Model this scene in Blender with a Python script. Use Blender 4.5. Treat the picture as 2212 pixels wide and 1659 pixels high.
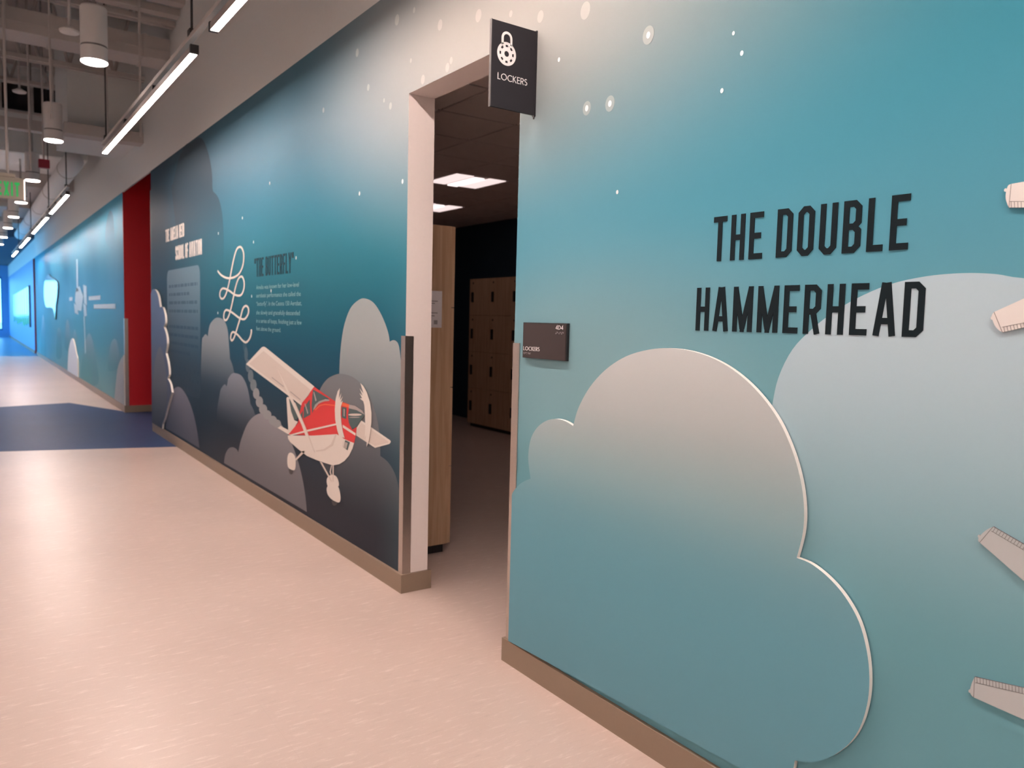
import bpy, bmesh, math, random
from mathutils import Vector, Matrix
from mathutils.geometry import tessellate_polygon
random.seed(7)
for o in list(bpy.data.objects): bpy.data.objects.remove(o)
SC = bpy.context.scene
COL = SC.collection

# ------------------------------------------------------------------ camera
YAW, PITCH, ROLL, FPX = 0.614232, -0.0798696, 0.0246923, 1672.0
CAM = Vector((-1.86157, 0.0, 1.45))
fw = Vector((math.sin(YAW)*math.cos(PITCH), math.cos(YAW)*math.cos(PITCH), math.sin(PITCH)))
r0 = Vector((math.cos(YAW), -math.sin(YAW), 0)); u0 = r0.cross(fw)
rt = math.cos(ROLL)*r0 + math.sin(ROLL)*u0
up = -math.sin(ROLL)*r0 + math.cos(ROLL)*u0
cd = bpy.data.cameras.new('camera'); cam = bpy.data.objects.new('camera', cd); COL.objects.link(cam)
cam.matrix_world = Matrix(((rt.x, up.x, -fw.x, CAM.x), (rt.y, up.y, -fw.y, CAM.y), (rt.z, up.z, -fw.z, CAM.z), (0, 0, 0, 1)))
cd.sensor_fit = 'HORIZONTAL'; cd.sensor_width = 36.0; cd.lens = FPX/2212*36.0
cd.clip_start = 0.02; cd.clip_end = 300
cd.dof.use_dof = True; cd.dof.focus_distance = 2.35; cd.dof.aperture_fstop = 4.2
SC.camera = cam

# ------------------------------------------------------------------ world, exposure
w = bpy.data.worlds.new('sky'); SC.world = w; w.use_nodes = True
bg = w.node_tree.nodes['Background']
bg.inputs[0].default_value = (0.20, 0.56, 1.0, 1); bg.inputs[1].default_value = 4.4
vs = SC.view_settings
vs.view_transform = 'Standard'; vs.look = 'None'; vs.gamma = 1.0; vs.use_curve_mapping = False
vs.exposure = 0.28
LAMP_COL = (1.0, 0.82, 0.745)
LINEAR_STRENGTH = 122.0
CYL_STRENGTH = 26.0
TROFFER_STRENGTH = 0.85

# measured things of the place, in metres (wall face is X = 0, corridor runs along +Y)
DOOR0, DOOR1, DOORH = 2.630, 3.607, 2.59
MURAL_TOP = 3.155
ALC0, ALC1 = 10.31, 12.36
GAP0, GAP1 = 29.6, 30.5
ENDY = 49.0
ROOF = 5.6
LEFT = -3.5

def ray(px, py):
    return (px-1106.0)/FPX*rt - (py-829.5)/FPX*up + fw
def W(px, py, X=0.0):
    """where the sight line meets the plane of the mural wall: (y, z)"""
    d = ray(px, py); t = (X-CAM.x)/d.x
    return (d.y*t, CAM.z+d.z*t)
def A(px, py, Y):
    d = ray(px, py); t = Y/d.y
    return (CAM.x+d.x*t, CAM.z+d.z*t)
def Fl(px, py, z=0.0):
    d = ray(px, py); t = (z-CAM.z)/d.z
    return (CAM.x+d.x*t, d.y*t)

# ------------------------------------------------------------------ materials
def s2l(c):
    return tuple(((v/255.0)/12.92 if v/255.0 <= 0.04045 else ((v/255.0+0.055)/1.055)**2.4) for v in c)
def new_mat(name):
    m = bpy.data.materials.new(name); m.use_nodes = True
    nt = m.node_tree; return m, nt, nt.nodes['Principled BSDF']
def flat(name, col, rough=0.55, metal=0.0, spec=0.5, noise=0.0, nscale=20.0, bump=0.0):
    m, nt, b = new_mat(name)
    b.inputs['Roughness'].default_value = rough; b.inputs['Metallic'].default_value = metal
    b.inputs['Specular IOR Level'].default_value = spec
    b.inputs['Base Color'].default_value = (*col, 1)
    if noise or bump:
        tc = nt.nodes.new('ShaderNodeNewGeometry'); n = nt.nodes.new('ShaderNodeTexNoise')
        n.inputs['Scale'].default_value = nscale; n.inputs['Detail'].default_value = 5
        nt.links.new(tc.outputs['Position'], n.inputs['Vector'])
        if noise:
            r = nt.nodes.new('ShaderNodeMapRange'); r.inputs[3].default_value = 1-noise; r.inputs[4].default_value = 1+noise
            nt.links.new(n.outputs[0], r.inputs[0])
            mx = nt.nodes.new('ShaderNodeMix'); mx.data_type = 'RGBA'; mx.blend_type = 'MULTIPLY'
            mx.inputs[0].default_value = 1; mx.inputs[6].default_value = (*col, 1)
            nt.links.new(r.outputs[0], mx.inputs[7]); nt.links.new(mx.outputs[2], b.inputs['Base Color'])
        if bump:
            bp = nt.nodes.new('ShaderNodeBump'); bp.inputs['Strength'].default_value = bump; bp.inputs['Distance'].default_value = 0.002
            nt.links.new(n.outputs[0], bp.inputs['Height']); nt.links.new(bp.outputs[0], b.inputs['Normal'])
    return m
def emit(name, col, strength):
    m, nt, b = new_mat(name)
    b.inputs['Base Color'].default_value = (0.8, 0.8, 0.8, 1)
    b.inputs['Emission Color'].default_value = (*col, 1); b.inputs['Emission Strength'].default_value = strength
    return m
def ramp(nt, stops, interp='LINEAR'):
    r = nt.nodes.new('ShaderNodeValToRGB'); cr = r.color_ramp; cr.interpolation = interp
    while len(cr.elements) < len(stops): cr.elements.new(0.5)
    for e, (p, c) in zip(cr.elements, stops):
        e.position = p; e.color = (*c, 1) if len(c) == 3 else c
    return r
def maprange(nt, a, b, src, smooth=False, lo=0.0, hi=1.0):
    r = nt.nodes.new('ShaderNodeMapRange')
    if smooth: r.interpolation_type = 'SMOOTHSTEP'
    r.inputs[1].default_value = a; r.inputs[2].default_value = b; r.inputs[3].default_value = lo; r.inputs[4].default_value = hi
    nt.links.new(src, r.inputs[0]); return r.outputs[0]
def mixcol(nt, f, a, b):
    mx = nt.nodes.new('ShaderNodeMix'); mx.data_type = 'RGBA'
    for s, i in ((f, 0), (a, 6), (b, 7)):
        if isinstance(s, tuple): mx.inputs[i].default_value = (*s, 1)
        elif isinstance(s, float): mx.inputs[i].default_value = s
        else: nt.links.new(s, mx.inputs[i])
    return mx.outputs[2]
def math_node(nt, op, a, b=None):
    n = nt.nodes.new('ShaderNodeMath'); n.operation = op
    for i, s in enumerate((a, b)):
        if s is None: continue
        if isinstance(s, (int, float)): n.inputs[i].default_value = s
        else: nt.links.new(s, n.inputs[i])
    return n.outputs[0]
def pos_yz(nt):
    g = nt.nodes.new('ShaderNodeNewGeometry'); s = nt.nodes.new('ShaderNodeSeparateXYZ')
    nt.links.new(g.outputs['Position'], s.inputs[0]); return s.outputs[1], s.outputs[2], g

def zramp(nt, z, stops):
    """printed vertical colour gradient, stops are (height in metres, albedo)"""
    f = maprange(nt, 0.0, 3.2, z)
    r = ramp(nt, [(h/3.2, c) for h, c in stops], 'B_SPLINE'); nt.links.new(f, r.inputs[0]); return r.outputs[0]
def blob(nt, y, z, cy, cz, ry, rz, inner=0.0):
    a = math_node(nt, 'DIVIDE', math_node(nt, 'SUBTRACT', y, cy), ry)
    b = math_node(nt, 'DIVIDE', math_node(nt, 'SUBTRACT', z, cz), rz)
    d = math_node(nt, 'SQRT', math_node(nt, 'ADD', math_node(nt, 'MULTIPLY', a, a), math_node(nt, 'MULTIPLY', b, b)))
    return maprange(nt, inner, 1.0, d, True, 1.0, 0.0)

def near_sky(nt, y, z):
    """printed dusk sky: pale glow over the doorway, blue-teal further out, slate towards the floor"""
    far = zramp(nt, z, FAR_STOPS)
    near = zramp(nt, z, NEAR_STOPS)
    c = mixcol(nt, maprange(nt, 2.2, 4.0, y, True), near, far)
    c = mixcol(nt, maprange(nt, 5.5, 10.0, y, True, 0.0, EDGE_AMT), c, EDGE_COL)
    for cy, cz, ry, rz, inner, amt, col in GLOWS:
        h = math_node(nt, 'MULTIPLY', blob(nt, y, z, cy, cz, ry, rz, inner), amt)
        c = mixcol(nt, h, c, col)
    return c
def mid_sky(nt, y, z):
    c = zramp(nt, z, MID_STOPS)
    n = nt.nodes.new('ShaderNodeTexNoise'); n.inputs['Scale'].default_value = 0.5
    g = nt.nodes.new('ShaderNodeNewGeometry'); nt.links.new(g.outputs['Position'], n.inputs['Vector'])
    return mixcol(nt, maprange(nt, 0.45, 0.7, n.outputs[0], True, 0, 0.3), c, (0.10, 0.20, 0.28))
def sky_mat(name, fn, rough=0.5):
    m, nt, b = new_mat(name); y, z, g = pos_yz(nt)
    nt.links.new(fn(nt, y, z), b.inputs['Base Color']); b.inputs['Roughness'].default_value = rough
    b.inputs['Specular IOR Level'].default_value = 0.04; return m
def fade_print(name, col, ztop, zbot, atop=0.9, abot=0.0, sky=None, rough=0.5):
    """printed shape whose ink thins out downwards into the printed sky"""
    m, nt, b = new_mat(name); y, z, g = pos_yz(nt)
    a = maprange(nt, zbot, ztop, z, True, abot, atop)
    nt.links.new(mixcol(nt, a, (sky or near_sky)(nt, y, z), col), b.inputs['Base Color'])
    b.inputs['Roughness'].default_value = rough; b.inputs['Specular IOR Level'].default_value = 0.04
    return m
def ramp_panel(name, stops):
    m, nt, b = new_mat(name); y, z, g = pos_yz(nt)
    nt.links.new(zramp(nt, z, stops), b.inputs['Base Color']); b.inputs['Roughness'].default_value = 0.5; b.inputs['Specular IOR Level'].default_value = 0.12; return m
def floor_mat(name, base, dark, light, rough, spec=0.3):
    m, nt, b = new_mat(name); g = nt.nodes.new('ShaderNodeNewGeometry')
    mp = nt.nodes.new('ShaderNodeMapping'); mp.inputs['Rotation'].default_value = (0, 0, 0.12); mp.inputs['Scale'].default_value = (6, 30, 1)
    nt.links.new(g.outputs['Position'], mp.inputs[0])
    n1 = nt.nodes.new('ShaderNodeTexNoise'); n1.inputs['Scale'].default_value = 1.6; n1.inputs['Detail'].default_value = 8; n1.inputs['Roughness'].default_value = 0.7
    nt.links.new(mp.outputs[0], n1.inputs['Vector'])
    n2 = nt.nodes.new('ShaderNodeTexNoise'); n2.inputs['Scale'].default_value = 1.1; n2.inputs['Detail'].default_value = 4
    nt.links.new(g.outputs['Position'], n2.inputs['Vector'])
    n3 = nt.nodes.new('ShaderNodeTexNoise'); n3.inputs['Scale'].default_value = 130; n3.inputs['Detail'].default_value = 3
    nt.links.new(g.outputs['Position'], n3.inputs['Vector'])
    c = mixcol(nt, maprange(nt, 0.35, 0.7, n2.outputs[0], True), base, tuple(v*0.93 for v in base))
    c = mixcol(nt, maprange(nt, 0.52, 0.74, n1.outputs[0], True, 0, 0.75), c, light)
    c = mixcol(nt, maprange(nt, 0.44, 0.30, n1.outputs[0], True, 0, 0.5), c, dark)
    c = mixcol(nt, maprange(nt, 0.62, 0.75, n3.outputs[0], True, 0, 0.35), c, light)
    # welded sheet seams
    sx = nt.nodes.new('ShaderNodeSeparateXYZ'); nt.links.new(g.outputs['Position'], sx.inputs[0])
    d = math_node(nt, 'ABSOLUTE', math_node(nt, 'SUBTRACT', math_node(nt, 'PINGPONG', math_node(nt, 'ADD', sx.outputs[0], 1.0), 0.95), 0.0))
    c = mixcol(nt, maprange(nt, 0.0015, 0.0, d, False, 0, 0.3), c, dark)
    nt.links.new(c, b.inputs['Base Color']); b.inputs['Roughness'].default_value = rough
    b.inputs['Specular IOR Level'].default_value = spec
    bp = nt.nodes.new('ShaderNodeBump'); bp.inputs['Strength'].default_value = 0.08; bp.inputs['Distance'].default_value = 0.002
    nt.links.new(n1.outputs[0], bp.inputs['Height']); nt.links.new(bp.outputs[0], b.inputs['Normal'])
    return m
def wood_mat(name, base, dark):
    m, nt, b = new_mat(name); g = nt.nodes.new('ShaderNodeNewGeometry')
    mp = nt.nodes.new('ShaderNodeMapping'); mp.inputs['Scale'].default_value = (26, 26, 1.2)
    nt.links.new(g.outputs['Position'], mp.inputs[0])
    n = nt.nodes.new('ShaderNodeTexNoise'); n.inputs['Scale'].default_value = 1.5; n.inputs['Detail'].default_value = 6; n.inputs['Distortion'].default_value = 0.6
    nt.links.new(mp.outputs[0], n.inputs['Vector'])
    c = mixcol(nt, maprange(nt, 0.35, 0.65, n.outputs[0], True), base, dark)
    nt.links.new(c, b.inputs['Base Color']); b.inputs['Roughness'].default_value = 0.45; return m

FAR_STOPS = [(0.1, (0.034, 0.038, 0.052)), (0.4, (0.036, 0.040, 0.050)), (0.9, (0.022, 0.058, 0.095)), (1.2, (0.014, 0.085, 0.145)), (1.45, (0.014, 0.115, 0.175)), (1.85, (0.032, 0.21, 0.28)), (2.2, (0.042, 0.225, 0.335)), (2.6, (0.08, 0.19, 0.27)), (3.1, (0.07, 0.16, 0.22))]
NEAR_STOPS = [(0.1, (0.15, 0.35, 0.42)), (0.7, (0.155, 0.37, 0.43)), (1.3, (0.155, 0.37, 0.43)), (1.7, (0.095, 0.33, 0.45)), (2.1, (0.052, 0.26, 0.35)), (2.5, (0.013, 0.13, 0.18)), (3.1, (0.012, 0.10, 0.16))]
MID_STOPS = [(0.1, (0.10, 0.28, 0.31)), (0.8, (0.055, 0.23, 0.29)), (1.6, (0.022, 0.11, 0.17)), (2.3, (0.022, 0.11, 0.17)), (2.8, (0.05, 0.32, 0.48)), (3.1, (0.03, 0.32, 0.50))]
EDGE_COL, EDGE_AMT = (0.010, 0.036, 0.066), 0.88
GLOWS = [(2.2, 1.30, 1.25, 0.62, 0.1, 0.55, (0.27, 0.40, 0.43)), (2.85, 2.75, 2.55, 1.12, 0.05, 0.92, (0.41, 0.395, 0.365))]
M = {}
M['white_paint'] = flat('white_wall_paint', (0.86, 0.78, 0.75), 0.6, noise=0.02, nscale=60)
M['upper_paint'] = flat('upper_wall_paint', (0.70, 0.72, 0.71), 0.7, noise=0.03, nscale=40)
M['struct_paint'] = flat('painted_steel', (0.46, 0.43, 0.41), 0.6, noise=0.04)
M['roof_paint'] = flat('roof_deck_paint', (0.30, 0.27, 0.26), 0.8, noise=0.06, nscale=8)
M['pale_soffit'] = flat('pale_soffit', (0.82, 0.82, 0.84), 0.7)
M['mural'] = sky_mat('printed_mural', near_sky); M['mural2'] = sky_mat('printed_mural_second', mid_sky, 0.4)
M['blue_wall'] = flat('blue_painted_wall', (0.16, 0.34, 0.60), 0.45, noise=0.04, nscale=3)
M['red'] = flat('red_painted_wall', (0.60, 0.005, 0.012), 0.55, noise=0.08, nscale=90)
M['darkred'] = flat('dark_red_wall', (0.20, 0.012, 0.03), 0.55)
M['base'] = flat('taupe_rubber_base', (0.27, 0.20, 0.145), 0.5, noise=0.03, nscale=80)
M['floor'] = floor_mat('marbled_linoleum', (0.575, 0.45, 0.395), (0.46, 0.36, 0.315), (0.74, 0.62, 0.56), 0.33)
M['floor_blue'] = floor_mat('blue_linoleum', (0.040, 0.070, 0.165), (0.04, 0.06, 0.12), (0.08, 0.11, 0.21), 0.42, 0.03)
M['floor_lounge'] = floor_mat('lounge_linoleum', (0.10, 0.30, 0.48), (0.08, 0.24, 0.40), (0.14, 0.36, 0.55), 0.35, 0.3)
M['steel'] = flat('brushed_steel', (0.62, 0.55, 0.50), 0.32, metal=1.0, noise=0.08, nscale=200)
M['sign_dark'] = flat('charcoal_sign_face', (0.030, 0.029, 0.034), 0.45, spec=0.12)
M['sign_edge'] = flat('sign_edge_grey', (0.09, 0.085, 0.085), 0.5)
M['sign_brown'] = flat('brown_plaque_face', (0.062, 0.050, 0.050), 0.5, spec=0.12)
M['black'] = flat('black_plastic', (0.012, 0.012, 0.014), 0.45)
M['white_ink'] = flat('white_sign_ink', (0.86, 0.84, 0.84), 0.5, spec=0.12)
M['letter_dark'] = flat('dark_lettering', (0.008, 0.016, 0.021), 0.5, spec=0.12)
M['letter_far'] = flat('dark_far_lettering', (0.010, 0.045, 0.065), 0.5, spec=0.12)
M['cream'] = flat('cream_print', (0.80, 0.74, 0.68), 0.5, spec=0.12)
M['cream2'] = flat('cream_shade_print', (0.70, 0.62, 0.56), 0.5, spec=0.12)
M['pale_title'] = flat('pale_title_print', (0.42, 0.52, 0.60), 0.5, spec=0.12)
M['pale_text'] = flat('pale_blue_text', (0.25, 0.48, 0.52), 0.5)
M['plane_red'] = flat('plane_red', (0.70, 0.060, 0.062), 0.5, spec=0.12)
M['plane_orange'] = flat('plane_orange', (0.85, 0.17, 0.08), 0.5, spec=0.12)
M['glass_print'] = flat('window_teal_print', (0.085, 0.13, 0.135), 0.5, spec=0.12)
M['spinner_grey'] = flat('spinner_print', (0.42, 0.37, 0.36), 0.5, spec=0.12)
M['wing'] = flat('pale_wing_print', (0.50, 0.53, 0.54), 0.5, spec=0.12)
M['wing_warm'] = flat('warm_wing_print', (0.80, 0.77, 0.75), 0.5, spec=0.12)
M['ink'] = flat('thin_ink_line', (0.12, 0.11, 0.11), 0.6)
M['panel_edge'] = flat('white_foam_edge', (0.88, 0.85, 0.80), 0.6)
M['wood'] = wood_mat('maple_laminate', (0.60, 0.41, 0.26), (0.50, 0.32, 0.19))
M['wood_edge'] = wood_mat('maple_edge_band', (0.30, 0.175, 0.09), (0.25, 0.14, 0.07))
M['navy'] = flat('navy_wall', (0.020, 0.045, 0.075), 0.6, noise=0.15, nscale=2)
M['paper'] = flat('white_paper', (0.80, 0.78, 0.80), 0.7)
M['text_grey'] = flat('grey_print', (0.35, 0.34, 0.36), 0.7)
M['tile'] = flat('ceiling_tile', (0.88, 0.79, 0.75), 0.9, noise=0.06, nscale=120)
M['tbar'] = flat('ceiling_grid', (0.12, 0.10, 0.09), 0.6)
M['lamp_house'] = flat('lamp_housing', (0.34, 0.30, 0.29), 0.5)
M['lamp'] = emit('led_diffuser', LAMP_COL, LINEAR_STRENGTH)
M['lamp_fill'] = emit('led_fill_diffuser', LAMP_COL, LINEAR_STRENGTH*0.3)  # weaker diffuser for the fill lamps added on the left
M['lens'] = emit('pendant_lens', LAMP_COL, CYL_STRENGTH)
M['troffer'] = emit('troffer_lens', (1.0, 0.80, 0.78), TROFFER_STRENGTH)
M['troffer_mid'] = emit('troffer_centre', (1.0, 0.84, 0.82), TROFFER_STRENGTH*1.5)
M['cyl_white'] = flat('white_cylinder', (0.72, 0.70, 0.68), 0.5)
M['groove'] = flat('shadow_groove', (0.16, 0.15, 0.15), 0.7)
M['cable'] = flat('black_cable', (0.03, 0.028, 0.028), 0.6)
M['exit_face'] = flat('exit_face', (0.24, 0.21, 0.17), 0.5)
M['exit_green'] = emit('exit_green', (0.0, 0.42, 0.07), 0.55); M['exit_green'].node_tree.nodes['Principled BSDF'].inputs['Base Color'].default_value = (0.0, 0.12, 0.03, 1)
M['exit_edge'] = emit('exit_edge_glow', (1.0, 0.78, 0.70), 1.0)
M['alarm'] = flat('alarm_red', (0.30, 0.008, 0.03), 0.4)
M['gloss'] = flat('glossy_panel', (0.30, 0.62, 0.66), 0.12, spec=0.9)
M['gloss_frame'] = flat('dark_panel_edge', (0.02, 0.035, 0.05), 0.4)
M['frame_blue'] = flat('blue_window_frame', (0.03, 0.16, 0.30), 0.5)
m, nt, b = new_mat('window_glass'); b.inputs['Base Color'].default_value = (0.9, 1, 1, 1); b.inputs['Transmission Weight'].default_value = 1.0; b.inputs['Roughness'].default_value = 0.0; b.inputs['IOR'].default_value = 1.02; M['glass'] = m
m, nt, b = new_mat('dark_glass'); b.inputs['Base Color'].default_value = (0.006, 0.008, 0.012, 1); b.inputs['Roughness'].default_value = 0.08; M['dark_glass'] = m
M['leaf'] = flat('foliage', (0.06, 0.22, 0.05), 0.8, noise=0.4, nscale=6)
M['ground'] = flat('pale_paving', (0.55, 0.55, 0.52), 0.8, noise=0.1)

# ------------------------------------------------------------------ object helpers
def link(o, parent=None):
    COL.objects.link(o)
    if parent: o.parent = parent
    return o
def tag(o, label=None, cat=None, group=None, kind=None):
    if label: o['label'] = label
    if cat: o['category'] = cat
    if group: o['group'] = group
    if kind: o['kind'] = kind
    return o
def thing(name, loc, label, cat, group=None):
    o = bpy.data.objects.new(name, None); o.location = loc; o.empty_display_size = 0.1
    link(o); return tag(o, label, cat, group)
def meshobj(name, bm, mats, parent=None, smooth=False):
    me = bpy.data.meshes.new(name)
    bmesh.ops.recalc_face_normals(bm, faces=bm.faces)
    bm.to_mesh(me); bm.free()
    for k in (mats if isinstance(mats, (list, tuple)) else [mats]): me.materials.append(M[k] if isinstance(k, str) else k)
    if smooth:
        for p in me.polygons: p.use_smooth = True
    o = bpy.data.objects.new(name, me); link(o, parent)
    if parent: o.matrix_parent_inverse = parent.matrix_basis.inverted()
    return o
def bbox(bm, x0, x1, y0, y1, z0, z1):
    x0, x1 = min(x0, x1), max(x0, x1); y0, y1 = min(y0, y1), max(y0, y1); z0, z1 = min(z0, z1), max(z0, z1)
    v = [bm.verts.new(p) for p in ((x0,y0,z0),(x1,y0,z0),(x1,y1,z0),(x0,y1,z0),(x0,y0,z1),(x1,y0,z1),(x1,y1,z1),(x0,y1,z1))]
    return [bm.faces.new([v[i] for i in q]) for q in ((0,3,2,1),(4,5,6,7),(0,1,5,4),(1,2,6,5),(2,3,7,6),(3,0,4,7))]
def box(name, mats, *d, parent=None, bevel=0.0):
    bm = bmesh.new(); bbox(bm, *d)
    if bevel: bmesh.ops.bevel(bm, geom=bm.edges[:], offset=bevel, segments=2, affect='EDGES', profile=0.5)
    return meshobj(name, bm, mats, parent)
def struct(o): o['kind'] = 'structure'; return o
def ring_tube(bm, pts, rad, seg=8, cap=True):
    """tube of radius rad (or list) along pts"""
    n = len(pts); rings = []
    pts = [Vector(p) for p in pts]
    for i, p in enumerate(pts):
        t = (pts[min(i+1, n-1)]-pts[max(i-1, 0)]).normalized()
        a = t.cross(Vector((0, 0, 1)));
        if a.length < 1e-3: a = t.cross(Vector((1, 0, 0)))
        a.normalize(); b_ = t.cross(a); r = rad[i] if isinstance(rad, (list, tuple)) else rad
        rings.append([bm.verts.new(p + r*(math.cos(q)*a + math.sin(q)*b_)) for q in (2*math.pi*k/seg for k in range(seg))])
    for i in range(n-1):
        for k in range(seg): bm.faces.new((rings[i][k], rings[i][(k+1)%seg], rings[i+1][(k+1)%seg], rings[i+1][k]))
    if cap: bm.faces.new(rings[0][::-1]); bm.faces.new(rings[-1])
def tube(name, mat, pts, rad, parent=None, seg=8, smooth=True):
    bm = bmesh.new(); ring_tube(bm, pts, rad, seg); return meshobj(name, bm, mat, parent, smooth and seg > 6)
def lathe(bm, prof, cx, cy, seg=32):
    rings = []
    for r, z in prof: rings.append([bm.verts.new((cx+r*math.cos(2*math.pi*k/seg), cy+r*math.sin(2*math.pi*k/seg), z)) for k in range(seg)])
    for i in range(len(rings)-1):
        for k in range(seg): bm.faces.new((rings[i][k], rings[i][(k+1)%seg], rings[i+1][(k+1)%seg], rings[i+1][k]))
    bm.faces.new(rings[0][::-1]); bm.faces.new(rings[-1])
def smooth_line(pts, n=5, closed=False, sharp=()):
    """Catmull-Rom through pts; indices in sharp stay corners"""
    out = []; N = len(pts)
    rng = range(N if closed else N-1)
    for i in rng:
        p1, p2 = pts[i], pts[(i+1) % N]
        p0 = pts[(i-1) % N] if (closed or i > 0) else p1
        p3 = pts[(i+2) % N] if (closed or i+2 < N) else p2
        if i in sharp: p0 = p1
        if (i+1) % N in sharp: p3 = p2
        for k in range(n):
            t = k/n
            out.append(tuple(0.5*((2*b1)+(-a+c)*t+(2*a-5*b1+4*c-d)*t*t+(-a+3*b1-3*c+d)*t**3) for a, b1, c, d in zip(p0, p1, p2, p3)))
    if not closed: out.append(tuple(pts[-1]))
    return out
def prism_x(bm, yz, xf, xb, mi_front=0, mi_side=0):
    """flat shape standing on the wall: front at X = xf, back at X = xb"""
    f = [bm.verts.new((xf, y, z)) for y, z in yz]; k = [bm.verts.new((xb, y, z)) for y, z in yz]
    n = len(yz)
    for i in range(n):
        q = bm.faces.new((f[i], f[(i+1) % n], k[(i+1) % n], k[i])); q.material_index = mi_side
    for a, b_, c in tessellate_polygon([[Vector((y, z, 0)) for y, z in yz]]):
        for vv in (f, k):
            if len({vv[a], vv[b_], vv[c]}) == 3:
                q = bm.faces.new((vv[a], vv[b_], vv[c])); q.material_index = mi_front
def decal(name, yz, mat, lift=0.001, thick=0.0008, parent=None, side=None):
    bm = bmesh.new(); prism_x(bm, yz, -lift, -(lift-thick), 0, 1 if side else 0)
    return meshobj(name, bm, [mat, side] if side else mat, parent)
def px(pts): return [W(*p) for p in pts]
def zoompx(pts, ox, oy, s): return [(ox+a/s, oy+b_/s) for a, b_ in pts]
def ell(cy, cz, ry, rz, n=20, rot=0.0):
    return [(cy+ry*math.cos(t)*math.cos(rot)-rz*math.sin(t)*math.sin(rot), cz+ry*math.cos(t)*math.sin(rot)+rz*math.sin(t)*math.cos(rot)) for t in (2*math.pi*k/n for k in range(n))]
def copy_tree(o, parent=None, delta=None):
    c = o.copy(); COL.objects.link(c); c.parent = parent
    for ch in o.children: copy_tree(ch, c)
    return c

# stroke lettering: glyph strokes in a box one unit high, mitred into solid letters
def strip(line, t, closed=False):
    n = len(line); P = [Vector((p[0], p[1])) for p in line]; L, R = [], []
    for i in range(n):
        d0 = (P[i]-P[i-1]).normalized() if (i > 0 or closed) else None
        d1 = (P[(i+1) % n]-P[i]).normalized() if (i < n-1 or closed) else None
        if d0 is None: d0 = d1
        if d1 is None: d1 = d0
        nn = Vector((-(d0.y+d1.y), d0.x+d1.x))
        if nn.length < 1e-6: nn = Vector((-d0.y, d0.x))
        nn.normalize(); k = max(0.35, nn.dot(Vector((-d0.y, d0.x))))
        L.append(P[i]+nn*(t/2/k)); R.append(P[i]-nn*(t/2/k))
    q = []
    for i in range(n if closed else n-1):
        j = (i+1) % n; q.append((L[i], L[j], R[j], R[i]))
    return q
def arc(cx, cy, rx, ry, a0, a1, n=12): return [(cx+rx*math.cos(math.radians(a0+(a1-a0)*k/n)), cy+ry*math.sin(math.radians(a0+(a1-a0)*k/n))) for k in range(n+1)]
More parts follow.
